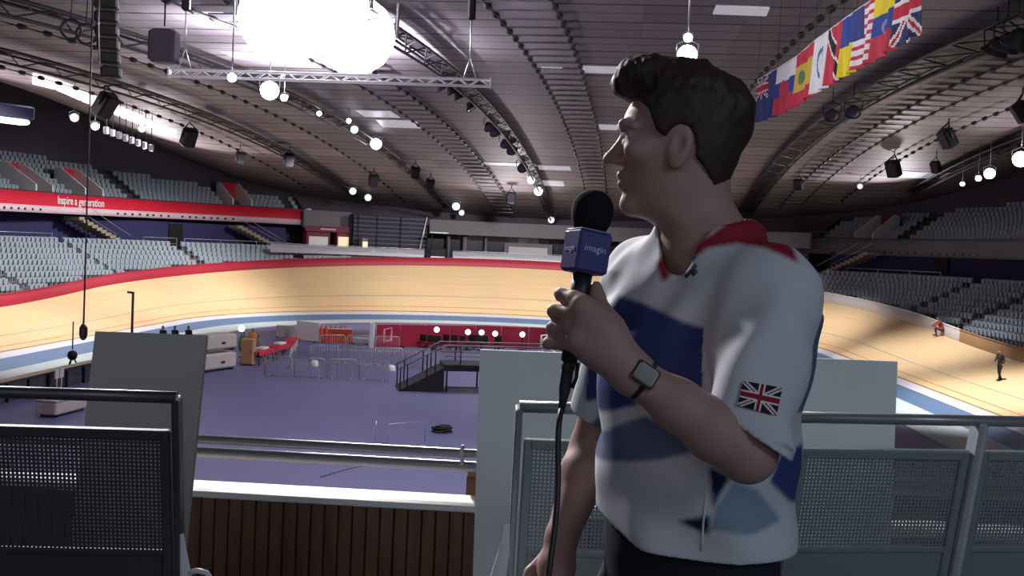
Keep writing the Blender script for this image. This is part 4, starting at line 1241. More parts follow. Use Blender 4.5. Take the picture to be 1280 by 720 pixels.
# ================================================================== FOREGROUND RAILS AND BOARDS
def perf_mat(name, col):
    m = bpy.data.materials.new(name); m.use_nodes = True
    nt = m.node_tree; b = nt.nodes['Principled BSDF']; L = nt.links.new
    b.inputs['Base Color'].default_value = srgb(*col); b.inputs['Metallic'].default_value = 0; b.inputs['Roughness'].default_value = .5
    uv = nt.nodes.new('ShaderNodeUVMap'); uv.uv_map = 'UVMap'
    sx = nt.nodes.new('ShaderNodeSeparateXYZ'); L(uv.outputs[0], sx.inputs[0])
    def mth(op, a, v):
        n = nt.nodes.new('ShaderNodeMath'); n.operation = op; L(a, n.inputs[0])
        if isinstance(v, float): n.inputs[1].default_value = v
        else: L(v, n.inputs[1])
        return n.outputs[0]
    hs = []
    for k in (0, 1):
        f = mth('FRACT', mth('DIVIDE', sx.outputs[k], .0105), 0.0)
        f = mth('ABSOLUTE', mth('SUBTRACT', f, .5), 0.0)
        hs.append(mth('LESS_THAN', f, .30 if k else .24))
    h = mth('MULTIPLY', hs[0], hs[1])
    tr = nt.nodes.new('ShaderNodeBsdfTransparent'); mx = nt.nodes.new('ShaderNodeMixShader')
    L(h, mx.inputs[0]); L(b.outputs[0], mx.inputs[1]); L(tr.outputs[0], mx.inputs[2])
    L(mx.outputs[0], nt.nodes['Material Output'].inputs[0])
    return m
M_perf = perf_mat('perforated_sheet', (126, 138, 142)); M_perf_shade = perf_mat('shaded_perforated_sheet', (66, 66, 72))  # second copy darkened in colour: shade on the left balustrade
M_sheet_shade = mat('shaded_sheet_metal', srgb(60, 60, 66), .5, 0, var=.03, scale=3)
M_sheet = mat('sheet_metal', srgb(126, 138, 142), .5, 0, var=.03, scale=3)
LEAN = .20
def guard(px0, py0, d0, px1, py1, label, end0=True, end1=True, mids=(), drop=.085, perf_h=.36, M_perf=M_perf, M_sheet=M_sheet, M_steel=M_steel):
    a = P(px0, py0, d0); b = onz(px1, py1, a[2])
    v = b-a; l = np.linalg.norm(v); v /= l
    n = np.cross(v, (0, 0, 1.0))
    if n[1] < 0: n = -n
    dn = np.array([0, 0, -1.0])+n*LEAN; H = a[2]     # unit drop along the leaning plane
    t = empty('balustrade', ((a[0]+b[0])/2, (a[1]+b[1])/2, 0), label, 'railing')
    MB().tube([a, a+v*l*.5, b], .0155, 12).build('handrail', M_steel, t)
    pts = []
    for q, on in ((a, end0), (b, end1)):
        if on:
            mb = MB(); foot = q+dn*H
            mb.box((q+foot)/2, (.018, .05, np.linalg.norm(foot-q)), (v, np.cross(-dn/np.linalg.norm(dn), v), -dn/np.linalg.norm(dn)), bev=.004)
            mb.build('end_post', M_steel, t)
            MB().box((foot[0], foot[1], .006), (.1, .12, .012), bev=.003).build('foot_plate', M_steel, t)
    for f in mids:
        q = a+v*l*f; foot = q+dn*H
        mb = MB(); U = -dn/np.linalg.norm(dn)
        mb.box((q+foot)/2, (.027, .06, np.linalg.norm(foot-q)), (v, np.cross(U, v), U), bev=.008); mb.build('mid_post', mat('post_grey', srgb(176, 182, 192), .4, 0), t)
        for e in (-.05, .05): MB().lathe(q+dn*.62+v*e-n*.02, -n, [(.008, 0), (.008, .006), (.001, .008)], 8).build('bolt', M_steel, t)
    # infill: frame bars, perforated upper field, plain lower field
    cuts = [0]+[f for f in mids]+[1]
    for i in range(len(cuts)-1):
        s0, s1 = a+v*l*cuts[i]+v*.03, a+v*l*cuts[i+1]-v*.03
        ll = np.linalg.norm(s1-s0)
        U = -dn/np.linalg.norm(dn); W = np.cross(U, v)
        top = drop; bot = H-.09
        for z_ in (top+.014, bot): MB().box((s0+s1)/2+dn*z_, (ll, .022, .028), (v, W, U), bev=.004).build('frame_bar', M_sheet, t)
        for q in (s0, s1): MB().box(q+dn*(top+bot)/2, (.026, .022, (bot-top)*np.linalg.norm(dn)), (v, W, U), bev=.004).build('frame_bar', M_sheet, t)
        mb = MB(); z0, z1 = top+.03, top+.03+perf_h
        vs = []
        for w_ in (-.0015, .0015): vs += [s0+dn*z1+W*w_, s1+dn*z1+W*w_, s1+dn*z0+W*w_, s0+dn*z0+W*w_]
        mb.add(vs, [(0, 1, 2, 3), (7, 6, 5, 4)]); o = mb.build('perforated_sheet', M_perf, t, fix=False)
        uvl = o.data.uv_layers.new(name='UVMap')
        uvs = [(0, 0), (ll, 0), (ll, z1-z0), (0, z1-z0)]; uvs = uvs+uvs[::-1]
        for k, q in enumerate(uvs): uvl.data[k].uv = q
        MB().box((s0+s1)/2+dn*((z1+bot)/2), (ll, .004, (bot-z1)*np.linalg.norm(dn)), (v, W, U)).build('kick_sheet', M_sheet, t)
        MB().box((s0+s1)/2+dn*(z1+.004), (ll, .014, .02), (v, W, U), bev=.004).build('frame_bar', M_sheet, t)
    return t
guard(221, 497, 2.60, -260, 481.5, 'perforated balustrade at the left, colour darkened for shade, with a tube handrail', perf_h=.30, end1=False, M_perf=M_perf_shade, M_sheet=M_sheet_shade, M_steel=M_dsteel)  # shade of the left side is put into its sheet and rail colours
guard(649, 508, 2.66, 885, 517, 'perforated balustrade directly behind the person, starting beside the centre board', perf_h=.28)
guard(994, 521.5, 2.78, 1420, 530, 'perforated balustrade at the right with a bright leaning post', mids=(.53,), perf_h=.26, end1=False)

M_boardl = mat('grey_board', srgb(176, 172, 172), .7, var=.02, scale=2)
M_boardw = mat('pale_board', srgb(206, 212, 216), .7, var=.02, scale=2)
def lean_board(p, d, q, d2, label, m):
    """board given by its two top corners (depth d) and two lower points (depth d2), carried on to the floor"""
    tp = [P(*e, d) for e in p]; lo = [P(*e, d2) for e in q]
    bt = [a+(b-a)*(a[2]/(a[2]-b[2])) for a, b in zip(tp, lo)]
    t = empty('display_board', ((bt[0][0]+bt[1][0])/2, (bt[0][1]+bt[1][1])/2, 0), label, 'board', None)
    n = np.cross(tp[1]-tp[0], bt[0]-tp[0]); n /= np.linalg.norm(n)
    if n[1] < 0: n = -n
    mb = MB(); f = [tp[0], tp[1], bt[1], bt[0]]; mb.loft([f, [e+n*.022 for e in f]], smooth=False); mb.build('panel', m, t)
    mid = (np.array(bt[0])+bt[1])/2
    X = (tp[1]-tp[0]); X /= np.linalg.norm(X)
    MB().box(mid+n*.02+(0, 0, .012), (.3, .26, .024), (X, np.cross((0, 0, 1), X), (0, 0, 1)), bev=.006).build('base_foot', M_dsteel, t)
    MB().tube([mid+n*.13+(0, 0, .02), (tp[0]+tp[1])/2*.45+mid*.55+n*.03], .01, 6).build('rear_strut', M_dsteel, t)
lean_board(((119, 414), (258, 419)), 3.42, ((85, 700), (230, 700)), 3.28, 'grey upright board at the left, behind the left balustrade', M_boardl)
lean_board(((600, 437), (729, 442)), 3.25, ((591, 720), (722, 724)), 3.25, 'pale upright board in the middle, behind the microphone cable', M_boardw)
lean_board(((990, 447), (1122, 452)), 3.25, ((977, 725), (1112, 730)), 3.25, 'pale upright board at the right, between shoulder and track', M_boardw)

# timber parapet at the near edge
def plank_mat():
    m = bpy.data.materials.new('dark_planks'); m.use_nodes = True
    nt = m.node_tree; b = nt.nodes['Principled BSDF']; L = nt.links.new
    tc = nt.nodes.new('ShaderNodeTexCoord'); mp = nt.nodes.new('ShaderNodeMapping'); mp.inputs['Scale'].default_value = (14, 14, 1.2)
    L(tc.outputs['Object'], mp.inputs[0]); n = nt.nodes.new('ShaderNodeTexNoise'); n.inputs['Scale'].default_value = 1.5; n.inputs['Detail'].default_value = 5
    L(mp.outputs[0], n.inputs['Vector']); cr = nt.nodes.new('ShaderNodeValToRGB')
    cr.color_ramp.elements[0].position = .3; cr.color_ramp.elements[0].color = srgb(94, 68, 54); cr.color_ramp.elements[1].color = srgb(140, 102, 78)
    L(n.outputs['Fac'], cr.inputs[0]); L(cr.outputs[0], b.inputs['Base Color']); b.inputs['Roughness'].default_value = .6
    return m
PY = 5.5; a = ony(243, 613, PY); zP = a[2]
t = empty('timber_parapet', (-.6, PY, -.8), 'dark vertical timber parapet with a white top ledge at the near edge of the bowl', 'parapet')
mb = MB(); x = -4.4
M_plank = plank_mat()
while x < 4.4:
    mb.box((x+.037, PY+.03, (zP-.8)/2-.005), (.069, .024, zP+.8-.03), bev=.005); x += .0755
mb.build('planks', M_plank, t)
MB().box((0, PY+.12, (zP-.8)/2), (8.8, .14, zP+.8-.02)).build('core', M_dark, t)
MB().box((0, PY+.115, zP-.018), (8.9, .26, .036), bev=.008).build('ledge', M_white, t)
t = empty('twin_handrail', (-.6, PY+.25, zP), 'pair of thick steel rails running just above the white ledge', 'railing')
for (yy, r_) in ((553, .026), (569, .03)):
    z = ony(420, yy+5, PY+.28)[2]
    MB().tube([(-4.4, PY+.28, z), (0, PY+.28, z), (4.4, PY+.28, z)], r_, 12).build('rail', M_steel, t)
zc = ony(578, 568, PY+.28)
MB().box((zc[0], PY+.265, zc[2]), (.022, .04, .11), bev=.006).build('clamp', M_silver, t)
for px in (-300, 160, 900, 1300):
    q = ony(px, 565, PY+.28); MB().box((q[0], PY+.28, (zP+q[2])/2+.02), (.022, .07, q[2]-zP+.06), bev=.006).build('bracket', M_silver, t)
# white scraps on the balustrade feet
M_plastic = mat('white_plastic', srgb(226, 222, 228), .35, var=.03)
def scrap(pts, rs, label, name='paper_scrap', cat='paper'):
    mb = MB(); rng = random.Random(3); rings = []
    for i, (p, r_) in enumerate(zip(pts, rs)):
        rings.append([np.array(p)+np.array([r_*math.cos(k*PI/5)*(1+.25*rng.uniform(-1, 1)), r_*.45*math.sin(k*PI/5), .004*rng.uniform(-1, 1)]) for k in range(10)])
    mb.loft(rings, smooth=False); return tag(mb.build(name, M_plastic), label, cat)
d = 2.56
q0 = P(622, 722, d); q1 = P(629, 690, d); q2 = P(632, 657, d)
scrap([(q0[0], q0[1], 0.0), (q0[0], q0[1], q0[2]*.5), q0, q1, q2], [.03, .02, .017, .015, .009], 'crumpled white paper stuck beside the foot of the centre balustrade')
q0 = P(232, 722, d); q1 = P(230, 700, d); q2 = P(227, 668, d)
scrap([(q0[0], q0[1], 0.0), (q0[0], q0[1], q0[2]*.5), q0, q1, q2], [.03, .02, .013, .011, .004], 'crumpled white plastic film beside the end of the left balustrade', 'plastic_scrap', 'plastic')
mb = MB(); qs = [P(236, 716, d), P(246, 713, d), P(258, 716, d), P(264, 724, d)]
qs = qs+[np.array([qs[-1][0], qs[-1][1], qs[-1][2]*.5]), np.array([qs[-1][0], qs[-1][1], 0])]
mb.tube(qs, .007, 8); tag(mb.build('white_hose', M_plastic), 'bent white hose end beside the left balustrade', 'hose')

# ================================================================== SURFACE FROM DISTANCE FIELDS
class Field:
    def __init__(s, lo, hi, h):
        s.lo = np.array(lo, float); s.h = h
        s.n = np.ceil((np.array(hi)-s.lo)/h).astype(int)+1
        s.f = np.full(s.n, 9.0, np.float32)
    def sub(s, lo, hi):
        a = np.maximum(0, np.floor((np.array(lo)-s.lo)/s.h).astype(int)); b = np.minimum(s.n, np.ceil((np.array(hi)-s.lo)/s.h).astype(int)+1)
        if (b <= a).any(): return None, None
        sl = tuple(slice(a[i], b[i]) for i in range(3))
        X, Y, Z = np.meshgrid(*[s.lo[i]+s.h*np.arange(a[i], b[i]) for i in range(3)], indexing='ij', sparse=True)
        return sl, (X, Y, Z)
    def op(s, fn, lo, hi, k=.01, mode='add'):
        m = max(k*1.5, .02)
        sl, X = s.sub(np.array(lo)-m, np.array(hi)+m)
        if sl is None: return
        d = fn(*X); a = s.f[sl]
        if mode == 'add':
            h = np.clip(.5+.5*(a-d)/k, 0, 1); s.f[sl] = a*(1-h)+d*h-k*h*(1-h)
        elif mode == 'cut':
            d = -d; h = np.clip(.5-.5*(a-d)/k, 0, 1); s.f[sl] = a*(1-h)+d*h+k*h*(1-h)
        elif mode == 'and':
            s.f[sl] = np.maximum(a, d)
    def cone(s, a, b, r1, r2, k=.012, mode='add'):
        a = np.array(a, float); b = np.array(b, float); ab = b-a; L2 = ab@ab+1e-12; r = max(r1, r2)
        def fn(X, Y, Z):
            t = np.clip(((X-a[0])*ab[0]+(Y-a[1])*ab[1]+(Z-a[2])*ab[2])/L2, 0, 1)
            return np.sqrt((X-a[0]-t*ab[0])**2+(Y-a[1]-t*ab[1])**2+(Z-a[2]-t*ab[2])**2)-(r1+(r2-r1)*t)
        s.op(fn, np.minimum(a, b)-r, np.maximum(a, b)+r, k, mode)
    def chain(s, pts, rs, k=.012, mode='add'):
        for i in range(len(pts)-1): s.cone(pts[i], pts[i+1], rs[i], rs[i+1], k, mode)
    def ell(s, c, r, ax=None, k=.012, mode='add'):
        c = np.array(c, float); A = np.eye(3) if ax is None else np.array(ax, float); R_ = max(r)
        def fn(X, Y, Z):
            u = [((X-c[0])*A[i][0]+(Y-c[1])*A[i][1]+(Z-c[2])*A[i][2])/r[i] for i in range(3)]
            q = np.sqrt(u[0]**2+u[1]**2+u[2]**2)+1e-9
            return (q-1)*min(r)*.5+(q-1)*.5*q/np.sqrt((u[0]/r[0])**2+(u[1]/r[1])**2+(u[2]/r[2])**2+1e-9)
        s.op(fn, c-R_, c+R_, k, mode)
    def mesh(s, name, m, parent=None, smooth_it=1):
        f = s.f; n = f.shape; ins = f < 0
        cnt = np.zeros((n[0]-1, n[1]-1, n[2]-1), np.int8); cor = [(i, j, k) for i in (0, 1) for j in (0, 1) for k in (0, 1)]
        for i, j, k in cor: cnt += ins[i:n[0]-1+i, j:n[1]-1+j, k:n[2]-1+k]
        ai = np.argwhere((cnt > 0) & (cnt < 8)); idx = np.full(cnt.shape, -1, np.int32); idx[tuple(ai.T)] = np.arange(len(ai))
        V = np.stack([f[ai[:, 0]+i, ai[:, 1]+j, ai[:, 2]+k] for i, j, k in cor], 1)
        acc = np.zeros((len(ai), 3)); num = np.zeros(len(ai))
        for p in range(8):
            for q in range(p+1, 8):
                d = [abs(cor[p][e]-cor[q][e]) for e in range(3)]
                if sum(d) != 1: continue
                cr = (V[:, p] < 0) != (V[:, q] < 0)
                t = V[:, p]/(V[:, p]-V[:, q]+1e-12)
                pos = np.array(cor[p])+t[:, None]*(np.array(cor[q])-np.array(cor[p]))
                acc[cr] += pos[cr]; num[cr] += 1
        v = s.lo+(ai+acc/num[:, None])*s.h
        fs = []
        for ax in range(3):
            o = [e for e in range(3) if e != ax]
            a_ = ins[tuple(slice(0, n[e]-1) if e == ax else slice(1, n[e]-1) for e in range(3))]
            b_ = ins[tuple(slice(1, n[e]) if e == ax else slice(1, n[e]-1) for e in range(3))]
            w = np.argwhere(a_ != b_); flip = a_[tuple(w.T)]
            base = w.copy(); base[:, o[0]] += 1; base[:, o[1]] += 1
            def cid(d0, d1):
                c = base.copy(); c[:, o[0]] += d0; c[:, o[1]] += d1; return idx[tuple(c.T)]
            q = np.stack([cid(-1, -1), cid(0, -1), cid(0, 0), cid(-1, 0)], 1)
            if ax == 1: flip = ~flip
            q[~flip] = q[~flip][:, ::-1]; fs.append(q)
        F = np.concatenate(fs); F = F[(F >= 0).all(1)]
        # relax
        for _ in range(smooth_it):
            S_ = np.zeros_like(v); N_ = np.zeros(len(v))
            for a, b in ((0, 1), (1, 2), (2, 3), (3, 0)):
                np.add.at(S_, F[:, a], v[F[:, b]]); np.add.at(N_, F[:, a], 1); np.add.at(S_, F[:, b], v[F[:, a]]); np.add.at(N_, F[:, b], 1)
            v = v*.5+S_/np.maximum(N_, 1)[:, None]*.5
        me = bpy.data.meshes.new(name)
        me.vertices.add(len(v)); me.vertices.foreach_set('co', v.astype(np.float32).ravel())
        me.loops.add(len(F)*4); me.loops.foreach_set('vertex_index', F.astype(np.int32).ravel())
        me.polygons.add(len(F)); me.polygons.foreach_set('loop_start', np.arange(0, len(F)*4, 4, dtype=np.int32))
        try: me.polygons.foreach_set('loop_total', np.full(len(F), 4, np.int32))
        except Exception: pass
        me.polygons.foreach_set('use_smooth', np.ones(len(F), bool)); me.update(calc_edges=True); me.validate()
        for x in (m if isinstance(m, (list, tuple)) else [m]): me.materials.append(x)
        return link(name, me, parent), v
def colour_verts(o, cols):
    a = o.data.color_attributes.new('Col', 'FLOAT_COLOR', 'POINT')
    c = np.ones((len(o.data.vertices), 4), np.float32); c[:, :3] = cols; a.data.foreach_set('color', c.ravel())
def vnoise(p, s, seed=0):
    """cheap smooth noise, -1..1"""
    x = p*s+seed
    return (np.sin(x[..., 0]*1.7+1.3*np.sin(x[..., 1]*1.1+seed))+np.sin(x[..., 1]*1.9+1.2*np.sin(x[..., 2]*1.3))+np.sin(x[..., 2]*1.6+1.4*np.sin(x[..., 0]*.9)))/3
def in_poly(px, pz, poly):
    r_ = np.zeros(px.shape, bool); n = len(poly)
    for i in range(n):
        x0, z0 = poly[i]; x1, z1 = poly[(i+1) % n]
        c = ((z0 > pz) != (z1 > pz)) & (px < (x1-x0)*(pz-z0)/(z1-z0+1e-12)+x0)
        r_ ^= c
    return r_

# ================================================================== THE PERSON
M_skin = mat('skin', srgb(160, 128, 122), .55, var=.03, scale=30, spec=.3)
M_hair = mat('hair', srgb(50, 38, 36), .6, var=.15, scale=120, spec=.3)
M_jersey = attr_mat('jersey_cloth', .85)
M_trous = mat('navy_trousers', srgb(26, 26, 40), .85)
person = empty('person', (P(850, 700, 1.68)[0], P(850, 700, 1.68)[1], 0), 'person in a white, blue and red short sleeved sports jersey, in profile, holding a microphone', 'person')
f_ = np.array([-.66, -.75, 0]); f_ /= np.linalg.norm(f_); l_ = np.array([-f_[1], f_[0], 0]); U3 = np.array([0, 0, 1.0])
DT = 1.68
# skeleton
neckb = P(884, 318, 1.655); shL = P(962, 364, 1.545); shR = P(806, 345, 1.80)
elL = P(934, 566, 1.44); wrL = P(789, 466, 1.435); haL = P(742, 412, 1.43)
elR = P(742, 560, 1.90); wrR = P(702, 672, 1.80); haR = P(690, 745, 1.76)
cen = [(P(862, 760, DT), .168, .118), (P(862, 690, DT), .172, .124), (P(865, 620, DT), .168, .126), (P(868, 560, DT), .170, .128), (P(874, 490, DT), .178, .132), (P(880, 430, DT), .188, .132), (P(884, 385, DT-.005), .186, .122), (P(886, 345, DT-.01), .160, .104), (P(886, 318, DT-.015), .110, .086), (P(886, 296, DT-.02), .066, .066)]
cz = np.array([c[0][2] for c in cen])[::-1]; cX = np.array([c[0][0] for c in cen])[::-1][::-1]
order_ = np.argsort([c[0][2] for c in cen]); ZT = np.array([cen[i][0][2] for i in order_])
TX = np.array([cen[i][0][0] for i in order_]); TY = np.array([cen[i][0][1] for i in order_]); TW = np.array([cen[i][1] for i in order_])*.95; TD = np.array([cen[i][2] for i in order_])
def torso(off, ztop=None, zbot=None):
    zt = ZT[-1] if ztop is None else ztop; zb = ZT[0]-.02 if zbot is None else zbot
    def fn(X, Y, Z):
        cx = np.interp(Z, ZT, TX); cy = np.interp(Z, ZT, TY); w = np.interp(Z, ZT, TW)+off; d = np.interp(Z, ZT, TD)+off
        dx, dy = X-cx, Y-cy; a = dx*l_[0]+dy*l_[1]; b = dx*f_[0]+dy*f_[1]
        q = (np.abs(a/w)**2.3+np.abs(b/d)**2.3)**(1/2.3)
        return np.maximum(np.maximum((q-1)*np.minimum(w, d), Z-zt), zb-Z)
    c = np.array([TX.mean(), TY.mean(), 0])
    return fn, (c[0]-.26, c[1]-.26, zb-.01), (c[0]+.26, c[1]+.26, zt+.01)
HIP = np.array([TX[0], TY[0], ZT[0]])
hipL, hipR = HIP+l_*.09-U3*.03, HIP-l_*.09-U3*.03
knL, knR = hipL*1.0-U3*.43+f_*.02+l_*.03, hipR-U3*.43+f_*.03-l_*.05
anL, anR = np.array([knL[0], knL[1], .09])-f_*.03+l_*.02, np.array([knR[0], knR[1], .09])-f_*.02-l_*.04

F = Field((-.12, 1.05, -.01), (.72, 2.12, 1.86), .004)
tf = torso(-.028); F.op(*tf, .01)
F.chain([hipL, knL, anL], [.085, .055, .04], .03); F.chain([hipR, knR, anR], [.085, .055, .04], .03)
F.chain([anL, anL-U3*.04], [.04, .04], .02); F.chain([anR, anR-U3*.04], [.04, .04], .02)
# neck and shoulders
F.cone(P(868, 240, 1.655), neckb-U3*.02, .056, .062, .02)
F.chain([neckb, shL], [.06, .05], .04); F.chain([neckb, shR], [.06, .05], .04)
F.chain([shL, shL*.5+elL*.5, elL], [.054, .048, .036], .02)
F.chain([shR, shR*.5+elR*.5, elR], [.056, .05, .041], .02)
fa = elL*.72+wrL*.28
F.ell(elL, (.035, .037, .037), None, .02)
F.chain([elL, fa, elL*.4+wrL*.6, wrL], [.036, .041, .034, .0255], .018)
F.chain([elR, elR*.7+wrR*.3, wrR], [.041, .042, .027], .018)
# ---- head in its own frame: a forward, b towards the camera side, c up
turn = R(7)
ha = -rt*math.cos(turn)+fw*math.sin(turn); hb = np.cross(up, ha); hc = up
HO = P(845, 172, 1.655)
def HP(a, b, c): return HO+ha*a+hb*b+hc*c
hcz = np.array([-.150, -.135, -.122, -.108, -.088, -.066, -.044, -.02, 0, .018, .041, .06, .08, .095, .106])
hfr = np.array([.010, .040, .062, .076, .081, .082, .083, .085, .084, .087, .079, .068, .047, .02, -.012])
hbk = np.array([-.040, -.04, -.046, -.055, -.066, -.078, -.088, -.096, -.1, -.101, -.1, -.096, -.086, -.068, -.04])
hw = np.array([.040, .046, .051, .055, .060, .064, .068, .071, .0725, .0745, .075, .073, .064, .05, .022])
def head(off=0.0):
    def fn(X, Y, Z):
        dx, dy, dz = X-HO[0], Y-HO[1], Z-HO[2]
        a = dx*ha[0]+dy*ha[1]+dz*ha[2]; b = dx*hb[0]+dy*hb[1]+dz*hb[2]; c = dx*hc[0]+dy*hc[1]+dz*hc[2]
        fr = np.interp(c, hcz, hfr)+off; bk = np.interp(c, hcz, hbk)-off; w = np.interp(c, hcz, hw)+off
        m = (fr+bk)/2; h = (fr-bk)/2; u = (a-m)/h
        w = w*(1-.16*np.clip(u, 0, 1)**2)*np.where(c < -.05, 1-.25*np.clip(u, 0, 1)*np.clip((-.05-c)/.06, 0, 1), 1)
        q = (np.abs(u)**2.25+np.abs(b/w)**2.25)**(1/2.25)
        d = (q-1)*np.minimum(h, w)
        return np.maximum(np.maximum(d, c-.108-off), -.148-c)
    return fn, HO-.17, HO+.17
F.op(*head(), .02)
F.cone(HP(.084, 0, -.004), HP(.104, 0, -.031), .008, .0095, .010)
F.ell(HP(.105, 0, -.0335), (.0105, .0105, .0095), None, .008)
for s in (-1, 1):
    F.ell(HP(.094, .012*s, -.037), (.011, .008, .008), (ha, hb, hc), .006)
    F.ell(HP(.101, .0062*s, -.0435), (.0042, .003, .003), (ha, hb, hc), .003, 'cut')
    F.ell(HP(.0885, .031*s, .0), (.011, .017, .010), (ha, hb, hc), .008, 'cut')
    F.chain([HP(.089, .014*s, .0165), HP(.083, .036*s, .019), HP(.068, .052*s, .012)], [.004, .0045, .004], .012)
    F.chain([HP(.084, .018*s, .007), HP(.083, .031*s, .0085), HP(.074, .045*s, .003)], [.0035, .0042, .0032], .005)
    F.chain([HP(.083, .018*s, -.008), HP(.081, .031*s, -.0085), HP(.073, .045*s, -.004)], [.003, .0034, .003], .005)
    F.ell(HP(.06, .048*s, -.025), (.022, .016, .015), (ha, hb, hc), .02)
    # ear
    ea = ha*.94-hb*s*.30; ea /= np.linalg.norm(ea); eb = np.cross(hc, ea)
    ec = HP(-.004, .074*s, -.024)
    et = hc*.97-ha*.22; et /= np.linalg.norm(et); e2 = ea-et*(ea@et); e2 /= np.linalg.norm(e2); e3 = np.cross(et, e2)
    F.ell(ec, (.019, .0085, .032), (e2, e3, et), .008)
    F.ell(ec+e2*.004+hb*s*.010+et*.004, (.009, .008, .017), (e2, e3, et), .004, 'cut')
    F.ell(ec-et*.024+e2*.003, (.010, .007, .011), (e2, e3, et), .006)
    F.cone(ec+e2*.013-et*.006, ec+e2*.014-et*.012, .004, .004, .004)
for c_, a_, r_, hl in ((-.0605, .0865, .0068, .017), (-.0745, .0845, .0072, .015)):
    F.chain([HP(a_-.008, -hl-.006, c_-.001), HP(a_, -hl*.4, c_+.001), HP(a_, hl*.4, c_+.001), HP(a_-.008, hl+.006, c_-.001)], [r_*.5, r_, r_, r_*.5], .006)
F.chain([HP(.084, -.022, -.0675), HP(.094, 0, -.0668), HP(.084, .022, -.0675)], [.0016, .002, .0016], .003, 'cut')
F.ell(HP(.070, 0, -.108), (.018, .022, .016), (ha, hb, hc), .018)
# ---- left hand closed round the microphone
MIC0 = P(706, 486, 1.462); MIC1 = P(741, 262, 1.478); mz = (MIC1-MIC0)/np.linalg.norm(MIC1-MIC0)
def onmic(py): return MIC0+(MIC1-MIC0)*((486-py)/224.0)
toC = C0-onmic(400); toC -= mz*(toC@mz); toC /= np.linalg.norm(toC)       # towards the lens, square to the handle
mx_ = np.cross(mz, toC); 
if mx_@rt > 0: mx_ = -mx_                                                   # leftwards
RM = .0135
pc = P(745, 420, 1.432)
F.ell(P(748, 420, 1.434), (.038, .018, .034), ((wrL-haL)/np.linalg.norm(wrL-haL), toC, np.cross((wrL-haL)/np.linalg.norm(wrL-haL), toC)), .02)
F.chain([wrL, P(752, 436, 1.432), P(724, 424, 1.43)], [.0255, .025, .018], .02)
F.chain([wrL, P(755, 415, 1.432), P(728, 382, 1.432)], [.025, .023, .017], .02)
heights = (376, 395, 413, 430); rf = (.0090, .0094, .0090, .0080); out = (.026, .032, .030, .033); ln = (1., 1.06, 1.0, .85)
for i, py in enumerate(heights):
    b0 = onmic(py)
    R_ = RM+rf[i]+.001
    kn = b0+toC*(R_+.004)+mx_*.006                # knuckle, on the camera side of the handle
    pip = b0+mx_*out[i]+toC*.006+mz*(.004-.003*i)
    dip = b0-toC*(R_+.006)+mx_*.014-mz*.004
    tip = b0-toC*(R_+.001)-mx_*.012-mz*.006
    F.chain([P(748, 412+6*i, 1.432), kn, pip, dip, tip], [.014, rf[i]*1.18, rf[i]*1.02, rf[i]*.95, rf[i]*.8], .006)
# thumb lies along the right side of the handle, tip upward
b0 = onmic(372)
F.chain([P(765, 425, 1.44), P(752, 392, 1.45), b0-mx_*(RM+.012)+toC*.004, onmic(356)-mx_*(RM+.008)-toC*.004], [.017, .0145, .0115, .0092], .010)
# right hand, relaxed
hd = (haR-wrR)/np.linalg.norm(haR-wrR)
F.chain([wrR, wrR+hd*.05, wrR+hd*.09], [.026, .030, .027], .015)
sidev = np.cross(hd, f_); sidev /= np.linalg.norm(sidev); fwdv = np.cross(sidev, hd)
for i in range(4):
    b0 = wrR+hd*.085+sidev*(.027-.018*i); cu = fwdv*.012
    F.chain([b0, b0+hd*.035*ln[i], b0+hd*.055*ln[i]+cu, b0+hd*.072*ln[i]+cu*2.4], [.0098, .0092, .0086, .0072], .004)
F.chain([wrR+hd*.03+sidev*.024, wrR+hd*.065+sidev*.045+fwdv*.015, wrR+hd*.09+sidev*.046+fwdv*.025], [.014, .0105, .0085], .008)
body, bv = F.mesh('body', M_skin, person, 2)

# eyes
M_eye = mat('eye_white', srgb(222, 214, 210), .2, spec=.6); M_iris = mat('iris', srgb(66, 70, 60), .2, spec=.6)
for s in (-1, 1):
    c = HP(.0725, .031*s, .0); mb = MB()
    mb.lathe(c-ha*.0125, ha, [(.0125*math.sin(t), .0125-.0125*math.cos(t)) for t in np.linspace(.02, PI-.02, 12)], 14)
    e = mb.build('eye', M_eye, person)
    mb = MB(); mb.lathe(c+ha*.0113, ha, [(.0055, 0), (.005, .0008), (.001, .0014)], 12); mb.build('iris', M_iris, e)

# hair
H = Field(HO-.18, HO+.20, .0035)
H.op(*head(.008), .01)
# quiff and crown volume
for a, b, c, r_ in ((.060, -.018, .098, .028), (.064, .018, .098, .028), (.072, 0, .094, .026), (.045, 0, .104, .032), (.04, .03, .098, .028), (.04, -.03, .098, .028), (.015, .0, .100, .032), (.0, .034, .090, .03), (.0, -.034, .090, .03), (-.035, 0, .090, .030), (-.04, .03, .078, .034), (-.04, -.03, .078, .034), (-.075, 0, .068, .036), (-.086, .02, .04, .034), (-.086, -.02, .04, .034), (-.088, 0, .01, .03), (.080, .004, .078, .018)):
    H.ell(HP(a, b, c), (r_, r_, r_*.8), (ha, hb, hc), .02)
gx = np.meshgrid(*[H.lo[i]+H.h*np.arange(H.n[i]) for i in range(3)], indexing='ij'); G3 = np.stack(gx, -1)
rel = G3-HO; a3, b3, c3 = rel@ha, rel@hb, rel@hc
tuft = vnoise(np.stack([a3*1.4, b3, c3*.5], -1), 230, 1)*.0025+vnoise(np.stack([a3, b3, c3*.6], -1), 80, 4)*.0028
H.f += (tuft*np.clip((c3+.02)/.08, .25, 1)).astype(np.float32)
